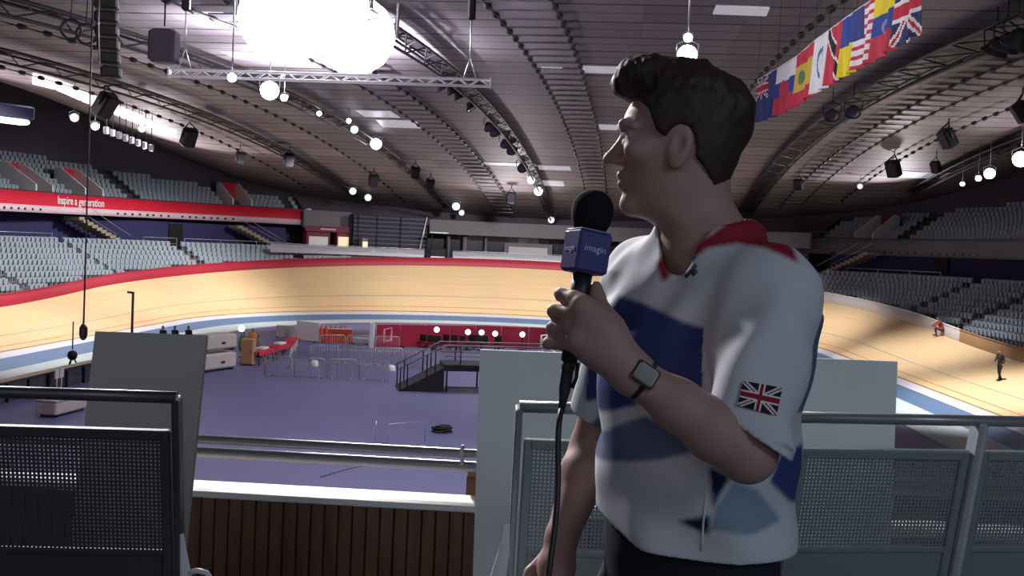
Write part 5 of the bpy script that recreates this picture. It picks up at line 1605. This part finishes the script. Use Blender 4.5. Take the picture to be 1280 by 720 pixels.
# hairline: drop what lies over face, ear and neck
hl_front = np.interp(c3, [-.09, -.05, -.02, .0, .02, .04, .055, .07, .085], [-.060, -.038, -.005, .030, .038, .044, .060, .10, .2])
over_ear = ((a3-(-.004))/.024)**2+((c3+.026)/.036)**2 < 1
keep = (a3 < hl_front) & (c3 > -.078-.25*(a3+.08)) & ~(over_ear & (np.abs(b3) > .05))
side = (a3 > .0) & (c3 < .035)
H.f = np.where(keep, H.f, np.maximum(H.f, .004)).astype(np.float32)
hair, hv = H.mesh('hair', M_hair, person, 2)

# jersey
J = Field((-.12, 1.05, .93), (.72, 2.12, 1.62), .004)
J.op(*torso(.004, zbot=.99), .01)
J.chain([neckb-U3*.015, shL], [.066, .066], .05); J.chain([neckb-U3*.015, shR], [.066, .066], .05)
J.cone(neckb-U3*.0+f_*-.02, neckb-f_*.03-U3*.06, .074, .08, .03)
axL = (elL-shL)/np.linalg.norm(elL-shL); axR = (elR-shR)/np.linalg.norm(elR-shR)
cufL = P(921, 533, 1.45); nL = -rt*.55-up*.83
cufR = shR+(elR-shR)*.80
SL = Field(J.lo, J.lo+J.h*(np.array(J.n)-1), .004); SL.f = SL.f[:J.n[0], :J.n[1], :J.n[2]]
SL.chain([shL, shL+(elL-shL)*.45, shL+(elL-shL)*1.1], [.066, .067, .060], .03)
SR = Field(J.lo, J.lo+J.h*(np.array(J.n)-1), .004); SR.f = SR.f[:J.n[0], :J.n[1], :J.n[2]]
SR.chain([shR, shR+(elR-shR)*1.0], [.066, .062], .03)
gx = np.meshgrid(*[J.lo[i]+J.h*np.arange(J.n[i]) for i in range(3)], indexing='ij'); G3 = np.stack(gx, -1)
# cloth folds: sleeve drapes and waist creases
rs = G3-shL; tS = rs@axL; rad = rs-tS[..., None]*axL
near = np.clip(1-np.abs(np.linalg.norm(rad, axis=-1)-.07)/.06, 0, 1)*((tS > -.06) & (tS < .25))
fold = np.sin((rad@l_)*60+tS*26)*.0055+np.sin((rad@f_)*52+tS*44)*.0035
SL.f += (fold*near).astype(np.float32)
SL.f = np.maximum(np.maximum(SL.f, ((G3-cufL)@nL).astype(np.float32)), -(np.maximum(SL.f+.009, -9))*1.0*((G3-cufL)@nL > -.09)-9*((G3-cufL)@nL <= -.09))
SR.f = np.maximum(np.maximum(SR.f, ((G3-cufR)@axR).astype(np.float32)), -(SR.f+.009)*((G3-cufR)@axR > -.09)-9*((G3-cufR)@axR <= -.09))
zz_ = G3[..., 2]; aa = (G3[..., 0]-TX.mean())*l_[0]+(G3[..., 1]-TY.mean())*l_[1]
low = np.clip((1.33-zz_)/.1, 0, 1)*np.clip((zz_-.99)/.05, 0, 1)
J.f += (.85*low*(np.sin(aa*38+zz_*16)*.0045+np.sin(zz_*52+aa*34)*.003+vnoise(G3, 28, 2)*.004)).astype(np.float32)
upp = np.clip((zz_-1.33)/.08, 0, 1)*(1-near)
J.f += (upp*(np.sin(aa*46-zz_*60)*.0042+np.sin(aa*95-zz_*30)*.0012)).astype(np.float32)
inner = J.f+.010
# neck opening: round at the back, V at the front
Vt = P(830, 350, 1.545)
op = Field(J.lo, J.lo+J.h*(np.array(J.n)-1), .004)
op.cone(neckb-U3*.03+f_*.012, neckb+U3*.12+f_*.03, .058, .078, .01); op.f = op.f[:J.n[0], :J.n[1], :J.n[2]]
op.chain([neckb+f_*.05+U3*.01, Vt-U3*.0], [.034, .004], .02); op.chain([neckb+f_*.06+U3*.03, Vt+f_*.03], [.038, .006], .02)
J.f = np.maximum(J.f, -op.f)
hem = P(738, 650, 1.6)[2]; hem2 = P(985, 690, 1.6)[2]
hz = 1.035+.0*aa
J.f = np.maximum(J.f, (np.interp(aa, [-.2, -.1, 0, .1, .2], [1.108, 1.075, 1.050, 1.047, 1.054])-zz_).astype(np.float32))
J.f = np.maximum(J.f, -inner).astype(np.float32)
for q in (SL, SR):
    k_ = .022; h_ = np.clip(.5+.5*(J.f-q.f)/k_, 0, 1); J.f = (J.f*(1-h_)+q.f*h_-k_*h_*(1-h_)*(G3[..., 2] > 1.36)).astype(np.float32)
jersey, jv = J.mesh('jersey', M_jersey, person, 1)
# printed pattern, drawn flat across the cloth (metres, seen from the front of the hall)
def PZ(*pts): return [tuple(P(x, y, 1.58)[[0, 2]]) for x, y in pts]
WHT, BLU, NVY, SLT, LBL, CRD = (.52, .55, .60), (.030, .052, .19), (.014, .016, .07), (.10, .135, .24), (.20, .28, .36), (.25, .014, .035)
cols = np.tile(np.array(WHT), (len(jv), 1))
tl = (jv-shL)@axL; rdl = np.linalg.norm((jv-shL)-tl[:, None]*axL, axis=1)
is_sleeve = (rdl < .085) & (tl > .02)
is_sleeve_out = is_sleeve & ((((jv-shL)@l_) > -.045) | (((jv-shL)@f_) > .05)) & (tl > .03)
X_, Z_ = jv[:, 0], jv[:, 2]
body_sel = ~is_sleeve_out
def paint(sel, poly, c):
    w_ = np.zeros(len(jv))
    for dx in (-.0028, 0, .0028):
        for dz in (-.0028, 0, .0028): w_ += in_poly(X_+dx, Z_+dz, poly)
    w_ = (w_/9*sel)[:, None]; cols[:] = cols*(1-w_)+np.array(c)*w_
for poly, c in ((PZ((776, 372), (805, 380), (850, 400), (893, 413), (905, 420), (905, 520), (870, 512), (800, 480), (740, 440)), BLU),
                (PZ((740, 440), (764, 470), (800, 508), (770, 520), (735, 532)), BLU),
                (PZ((725, 605), (739, 597), (778, 583), (828, 572), (860, 560), (870, 545), (850, 530), (805, 522), (774, 537), (748, 558), (730, 580)), SLT),
                (PZ((844, 646), (881, 633), (881, 659)), NVY),
                (PZ((881, 575), (905, 585), (884, 625)), NVY),
                (PZ((882, 651), (887, 623), (910, 591), (937, 601), (973, 645), (933, 656)), LBL),
                (PZ((972, 560), (1010, 560), (1010, 640), (988, 628), (955, 594)), BLU)):
    paint(body_sel, poly, c)
paint(np.ones(len(jv), bool), PZ((829, 353), (822, 330), (838, 306), (857, 312), (892, 290), (935, 255), (955, 262), (979, 296), (983, 328), (946, 310), (920, 304), (882, 310), (849, 337)), CRD)
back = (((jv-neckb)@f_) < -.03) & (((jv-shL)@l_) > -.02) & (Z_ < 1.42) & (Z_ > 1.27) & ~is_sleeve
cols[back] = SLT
colour_verts(jersey, cols)

# trousers and shoes
T = Field((-.12, 1.05, .04), (.72, 2.12, 1.12), .006)
T.op(*torso(-.016, ztop=1.125), .01)
T.chain([hipL, knL, anL], [.094, .074, .062], .03); T.chain([hipR, knR, anR], [.094, .074, .062], .03)
tr, _ = T.mesh('trousers', M_trous, person, 1)
for an in (anL, anR):
    Sx = Field(an-.25, an+.25, .006)
    s0 = np.array([an[0], an[1], .042])
    Sx.chain([s0-f_*.05, s0+f_*.06, s0+f_*.15-U3*.006], [.042, .043, .034], .02); Sx.cone(s0, s0+U3*.06, .045, .044, .02)
    Sx.op(lambda X, Y, Z: -Z+.0*X+.0*Y+.001, an-.25, an+.25, .01, 'and')
    Sx.mesh('shoe', mat('shoe_dark', srgb(40, 40, 46), .6), person, 1)

# watch
wd = (wrL-elL)/np.linalg.norm(wrL-elL); wc = wrL-wd*.012
M_strap = mat('watch_strap', srgb(40, 38, 42), .5)
mb = MB(); mb.lathe(wc-wd*.011, wd, [(.028, 0), (.0315, .001), (.0318, .021), (.028, .022)], 24); wat = mb.build('wristwatch', M_strap, person)
wn = C0-wc; wn -= wd*(wn@wd); wn /= np.linalg.norm(wn); wn = wn*.9+np.cross(wd, wn)*.25; wn /= np.linalg.norm(wn)
MB().box(wc+wn*.0315, (.036, .030, .010), (wd, np.cross(wn, wd), wn), bev=.003).build('watch_case', mat('watch_case', srgb(84, 82, 80), .3, .5), wat)
MB().box(wc+wn*.0365, (.027, .022, .002), (wd, np.cross(wn, wd), wn)).build('watch_face', mat('watch_face', srgb(70, 68, 62), .25), wat)

# flag badge on the sleeve: a small patch that follows the cloth
from mathutils.bvhtree import BVHTree
bt = BVHTree.FromPolygons([tuple(v) for v in jv], [tuple(p.vertices) for p in jersey.data.polygons])
def on_cloth(px, py, lift=.0025):
    o = Vector(C0); d = Vector(ray(px, py)).normalized(); h = bt.ray_cast(o, d)
    if h[0] is None: return P(px, py, 1.45)
    return np.array(h[0])-np.array(d)*lift
cn = [(929, 476), (977, 485), (970, 520), (922, 507)]
nu, nv = 48, 32; G = []
for j in range(nv+1):
    row = []
    for i in range(nu+1):
        s, t2 = i/nu, j/nv
        x = (cn[0][0]*(1-s)+cn[1][0]*s)*(1-t2)+(cn[3][0]*(1-s)+cn[2][0]*s)*t2; y = (cn[0][1]*(1-s)+cn[1][1]*s)*(1-t2)+(cn[3][1]*(1-s)+cn[2][1]*s)*t2
        row.append(on_cloth(x, y))
    G.append(row)
mb = MB(); mb.grid(G); o = mb.build('sleeve_badge', attr_mat('badge_cloth', .8), jersey, fix=False)
ca_ = o.data.color_attributes.new('Col', 'FLOAT_COLOR', 'CORNER'); cc = np.ones((len(o.data.loops), 4), np.float32); k = 0
for j in range(nv):
    for i in range(nu):
        cc[k:k+4, :3] = np.array(fl_union((i+.5)/nu, 1-(j+.5)/nv, (.012, .014, .03), (.34, .012, .03)))*(.8, .8, .8); k += 4
ca_.data.foreach_set('color', cc.ravel()); sol = o.modifiers.new('thickness', 'SOLIDIFY'); sol.thickness = .0015
tag(o, 'sleeve badge with a red, white and dark blue crossed flag')
# little dark crest on the chest
M_crest = mat('crest_dark', srgb(70, 72, 96), .7)
for pts in (((858, 338), (862, 330), (868, 322)), ((857, 346), (864, 338), (870, 331)), ((866, 344), (871, 338))):
    mb = MB(); mb.tube([on_cloth(x, y, .001) for x, y in pts], .0035, 6); mb.build('chest_crest', M_crest, jersey)
mb = MB(); mb.tube([on_cloth(x, y, .0005) for x, y in ((884, 590), (883, 610), (881, 635), (879, 655), (878, 675), (877, 689))], .0018, 6)
tag(mb.build('side_seam', mat('seam_white', srgb(200, 200, 206), .8), jersey), 'pale side seam')

# ================================================================== MICROPHONE
t = empty('microphone', onmic(380), 'reporter microphone with black foam head and blue cube, held up in the fist', 'microphone')
M_foam = mat('black_foam', srgb(30, 28, 34), .95, var=.3, scale=300, spec=.1, bump=.6)
M_cube = mat('cube_blue', srgb(52, 54, 116), .45, var=.03)
M_mic = mat('mic_black', srgb(34, 32, 36), .45)
top = onmic(237)
c0 = onmic(290); axm = mz
L_ = np.linalg.norm(top-c0)
prof = [(.021, 0), (.0245, .006), (.0285, .016), (.0295, L_-.028)]+[(.0295*math.cos(a), L_-.028+.028*math.sin(a)) for a in np.linspace(.15, PI/2-.02, 9)]
mb = MB(); mb.lathe(c0, axm, prof, 28); mb.build('foam_windscreen', M_foam, t)
# cube: one broad face to the right front, one narrow face to the left front
qx = rt*math.cos(R(28))+fw*math.sin(R(-28))*-1; qx -= mz*(qx@mz); qx /= np.linalg.norm(qx); qy = np.cross(mz, qx)
qx = None
ang = R(24)
ex = rt-mz*(rt@mz); ex /= np.linalg.norm(ex); ey = np.cross(mz, ex)
bx = ex*math.cos(ang)-ey*math.sin(ang)*-1; by = np.cross(mz, bx)
cc_ = onmic(316)
cube = MB().box(cc_, (.052, .052, .060), (bx, by, mz), bev=.004).build('flag_cube', M_cube, t)
facing = -by if (-by)@fw < 0 else by
o = text_mesh('cube_lettering', 'imagin', .0135, cc_+facing*.0266+mz*.004, bx if bx@rt > 0 else -bx, mz, mat('letter_pale', srgb(190, 188, 226), .6), cube, extrude=.0003)
tag(o, 'pale lettering')
sidef = -bx if bx@rt > 0 else bx
X2 = -facing if False else (facing*-1)
o = text_mesh('cube_lettering', 'imagin', .0125, cc_+sidef*.0266+mz*.002, X2 if np.cross(X2, mz)@sidef > 0 else -X2, mz, mat('letter_pale', (0, 0, 0)), cube, extrude=.0003)
tag(o, 'pale lettering')
MB().box(cc_+mz*.0302, (.048, .048, .002), (bx, by, mz), bev=.0008).build('cube_top', mat('cube_edge', srgb(150, 148, 190), .5), cube)
MB().lathe(onmic(352), -mz, [(.014, -.01), (.0135, .02), (.012, .06), (.0115, np.linalg.norm(onmic(352)-onmic(452)))], 20).build('handle', M_mic, t)
con = MB().lathe(onmic(450), -mz, [(.0098, 0), (.0098, .012), (.0085, .016), (.0085, .042), (.006, .056), (.0045, .075)], 16).build('connector', M_mic, t)
MB().tube([onmic(452)-mx_*.0125, onmic(470)-mx_*.0135, onmic(484)-mx_*.010], .0028, 6).build('latch', M_mic, con)
e = onmic(450)-mz*.07
pts = [e, P(699, 520, 1.44), P(697, 560, 1.43), P(698, 600, 1.42), P(695, 650, 1.40), P(688, 700, 1.38), P(684, 735, 1.37)]
q = pts[-1]; pts += [np.array([q[0]-.01, q[1], q[2]*.5]), np.array([q[0]-.02, q[1], .06]), np.array([q[0]+.02, q[1]+.05, .008]), np.array([q[0]+.15, q[1]-.2, .006]), np.array([q[0]+.1, q[1]-.7, .006])]
cu = bpy.data.curves.new('c', 'CURVE'); cu.dimensions = '3D'; sp = cu.splines.new('NURBS'); sp.points.add(len(pts)-1)
for i, p in enumerate(pts): sp.points[i].co = (*p, 1)
sp.use_endpoint_u = True; sp.order_u = 3; cu.bevel_depth = .0042; cu.bevel_resolution = 3; cu.resolution_u = 6
to = bpy.data.objects.new('c', cu); COL.objects.link(to); bpy.context.view_layer.update()
me = bpy.data.meshes.new_from_object(to.evaluated_get(bpy.context.evaluated_depsgraph_get())); bpy.data.objects.remove(to)
me.name = 'cable'; me.materials.clear(); me.materials.append(M_mic); link('cable', me, t)

# ================================================================== SMALL FAR PEOPLE
def mini(base, s, yaw, pose, shirt, pants, label, res=.03):
    base = np.array(base, float); f = np.array([math.cos(yaw), math.sin(yaw), 0]); l = np.array([-f[1], f[0], 0])
    Q = Field(base-np.array([.75, .75, .05]), base+np.array([.75, .75, 1.95]), res)
    def B(a, b, c): return base+(f*a+l*b+U3*c)*s
    if pose == 'walk':
        hip = [B(0, .09, .92), B(0, -.09, .92)]; kn = [B(.10, .1, .50), B(-.02, -.1, .48)]; an = [B(.12, .1, .08), B(-.22, -.1, .10)]
        sh = [B(.03, .19, 1.44), B(.03, -.19, 1.44)]; el = [B(-.05, .25, 1.16), B(.1, -.25, 1.16)]; ha_ = [B(.08, .26, .92), B(.24, -.22, .98)]; hd_ = B(.07, 0, 1.64); ch = B(.02, 0, 1.3); pv = B(0, 0, .97)
    elif pose == 'stand':
        hip = [B(0, .09, .92), B(0, -.09, .92)]; kn = [B(.02, .1, .5), B(.02, -.1, .5)]; an = [B(0, .11, .08), B(0, -.11, .08)]
        sh = [B(0, .19, 1.44), B(0, -.19, 1.44)]; el = [B(-.03, .25, 1.15), B(-.03, -.25, 1.15)]; ha_ = [B(.1, .24, .9), B(.1, -.24, .9)]; hd_ = B(.02, 0, 1.65); ch = B(0, 0, 1.3); pv = B(0, 0, .97)
    else:
        hip = [B(0, .1, .36), B(0, -.1, .36)]; kn = [B(.42, .16, .52), B(.38, -.14, .48)]; an = [B(.34, .15, .08), B(.3, -.14, .08)]
        sh = [B(.16, .19, .88), B(.16, -.19, .88)]; el = [B(.4, .22, .68), B(.42, -.2, .7)]; ha_ = [B(.62, .14, .56), B(.66, -.1, .6)]; hd_ = B(.26, 0, 1.08); ch = B(.1, 0, .72); pv = B(0, 0, .42)
    Q.chain([pv, ch], [.13*s, .15*s], .08); Q.chain([ch, (sh[0]+sh[1])/2], [.14*s, .08*s], .06)
    for i in (0, 1):
        Q.chain([hip[i], kn[i], an[i]], [.095*s, .065*s, .05*s], .04); fo = an[i]+f*.16*s; Q.chain([an[i]-U3*.03*s, np.array([fo[0], fo[1], an[i][2]-.04*s])], [.045*s, .04*s], .02)
        Q.chain([(sh[0]+sh[1])/2, sh[i], el[i], ha_[i]], [.07*s, .062*s, .048*s, .04*s], .03)
    Q.cone((sh[0]+sh[1])/2, hd_, .06*s, .06*s, .02); Q.ell(hd_, (.10*s, .082*s, .125*s), (f, l, U3), .02)
    th = empty('person', base, label, 'person')
    o, v = Q.mesh('body', attr_mat('small_person'), th, 1)
    c = np.tile(np.array(srgb(*pants)[:3]), (len(v), 1)); z = (v-base)@U3/s
    up_z = pv[2]-base[2]
    c[(z > up_z/s+.02)] = srgb(*shirt)[:3]
    dh = np.linalg.norm(v-hd_, axis=1); c[dh < .14*s] = srgb(150, 110, 92)[:3]
    for h_ in ha_: c[np.linalg.norm(v-h_, axis=1) < .07*s] = srgb(150, 110, 92)[:3]
    hr = (dh < .145*s) & ((((v-hd_)@U3) > .04*s) | ((((v-hd_)@f) < -.03*s) & (((v-hd_)@U3) > -.04*s))); c[hr] = srgb(30, 24, 22)[:3]
    colour_verts(o, c)
    return th
def on_track(px, py):
    """sight line against the banked pine of the right straight"""
    best = None
    for i in range(2400):
        p = C0+ray(px, py)*(30+i*.03)
        # nearest path offset on the right side
        u = p[1]-CY; 
        if abs(u) > HL:
            c = np.array([CX, YF if u > 0 else YN]); rr = np.hypot(*(p[:2]-c)); off = rr-RI; ang = math.atan2(p[1]-c[1], p[0]-c[0]); uu = (HL+ang*RI) if u > 0 else -HL+ang*RI
        else: off = p[0]-CX-RI; uu = u
        z = FZ+.7+(off-1.5)*math.tan(bank(uu))
        if p[2] < z: return np.array([p[0], p[1], z])
    return p
mini(on_track(1249, 476), .98, R(200), 'walk', (34, 32, 40), (26, 26, 32), 'person in dark clothes walking on the right side of the track')
mini(on_track(1177, 420), 1.15, R(170), 'crouch', (150, 70, 66), (90, 50, 52), 'person in a dull red top crouching at the foot of the right fence')
for px, w, top_ in ((204, 'left', 407), (219, 'middle', 406), (236, 'right', 403)):
    c = onz(px, 408, FZ+1.72); mini((c[0], c[1], FZ), 1.0, R(250), 'stand', (30, 30, 40), (26, 26, 34), 'person in dark clothes seen over the left grey board, %s of three' % w)

# ================================================================== LIGHT
w = bpy.data.worlds.new('world'); scn.world = w; w.use_nodes = True
bg = w.node_tree.nodes['Background']; bg.inputs[0].default_value = (.75, .85, 1, 1); bg.inputs[1].default_value = .25
def spot(loc, tgt, e, ang=90, col=(1, .96, .9), size=.5, blend=.9):
    l = bpy.data.lights.new('unseen_light', 'SPOT'); l.energy = e; l.color = col; l.spot_size = R(ang); l.spot_blend = blend; l.shadow_soft_size = size
    o = bpy.data.objects.new('unseen_light', l); COL.objects.link(o); o.location = Vector(loc)
    o.rotation_euler = (Vector(tgt)-Vector(loc)).to_track_quat('-Z', 'Y').to_euler(); return o
def point(loc, e, col=(1, .96, 1), size=.3):
    l = bpy.data.lights.new('unseen_light', 'POINT'); l.energy = e; l.color = col; l.shadow_soft_size = size
    o = bpy.data.objects.new('unseen_light', l); COL.objects.link(o); o.location = Vector(loc); return o

def lamp_at(xr, yr, drop=1.6): return np.array(rw(xr, yr, drop))
# working floodlights strung under the gantries
for xr, yr, tgt, e, a in (
    (-9.1, 92, (-7, 106, -3.5), 15500, 110),     # far bend
    (-20.6, 84, (-22, 97, -3.5), 9000, 100),
    (11.5, 88, (12, 100, -3.5), 8000, 100),
    (-29.8, 56, (-36, 58, -3.5), 13000, 110),      # left straight and stands
    (-29.8, 70, (-36, 72, -3.5), 12000, 110),
    (-29.8, 84, (-35, 88, -3), 12000, 110),
    (17, 72, (22.5, 72, -5), 12000, 84),        # right straight
    (17, 55, (22.5, 55, -5), 20000, 74),
    (14, 86, (19, 88, -4), 9000, 84),
    (-4, 80, (-8, 80, -6), 8000, 110),
    (-4, 58, (-6, 60, -6), 8500, 120),          # infield
    (-4, 34, (-6, 36, -6), 6500, 120),
    (-4, 16, (-1.5, 5.6, 0), 6500, 60)):
    spot(lamp_at(xr, yr), tgt, e, a)
# added unseen spots brightening the roof in place of bounced light
for loc, d, e in (((-41, 60, 4.6), (8, 0, 5), 8000), ((-38, 92, 5), (7, -5, 4), 6000), ((33, 62, 4.2), (-3, 0, 4), 4500), ((29, 92, 4.2), (-5, -4, 5), 4000), ((-6, 108, 1.0), (0, -9, 7), 4000), ((-10, 9, .6), (1, 9, 8), 3500), ((10, 12, .4), (2, 9, 8), 2200)):
    spot(loc, np.array(loc)+d, e, 112, (1, .92, .96), .6)
# added unseen spots that put the lamps' glare onto the roof
for px, py, e in ((335, 30, 6000), (400, 30, 9000), (455, 52, 8000), (375, 72, 7000)):
    q = roof_hit(px, py); q = q-np.array([0, 0, 3.0]); spot(q, q+np.array([0, .01, 5.0]), e, 156, (.92, .88, 1), .15)
# cool light reaching the concourse from behind
spot((3.4, -2.4, 3.7), (1.3, 2.6, .7), 200, 88, (.70, .85, 1), .7)
spot((-1.5, -3.0, 3.6), (-1.2, 2.8, .9), 44, 90, (.9, .9, 1), .7)  # added unseen fill for the left board
# added unseen rim spot for the hall's light on forehead and hair
spot((-5.5, 9.5, 6.5), (.25, 1.7, 1.6), 5000, 26, (1, .95, .97), .3)

spot((-27, 66, 8.2), (-47, 70, 6.2), 2600, 76, (1, .96, 1), .5)  # added unseen fill lifting the left upper seats
spot((-22, 88, 7.4), (-40, 95, 5.5), 1600, 76, (1, .96, 1), .5)  # likewise added, for the far end of that tier
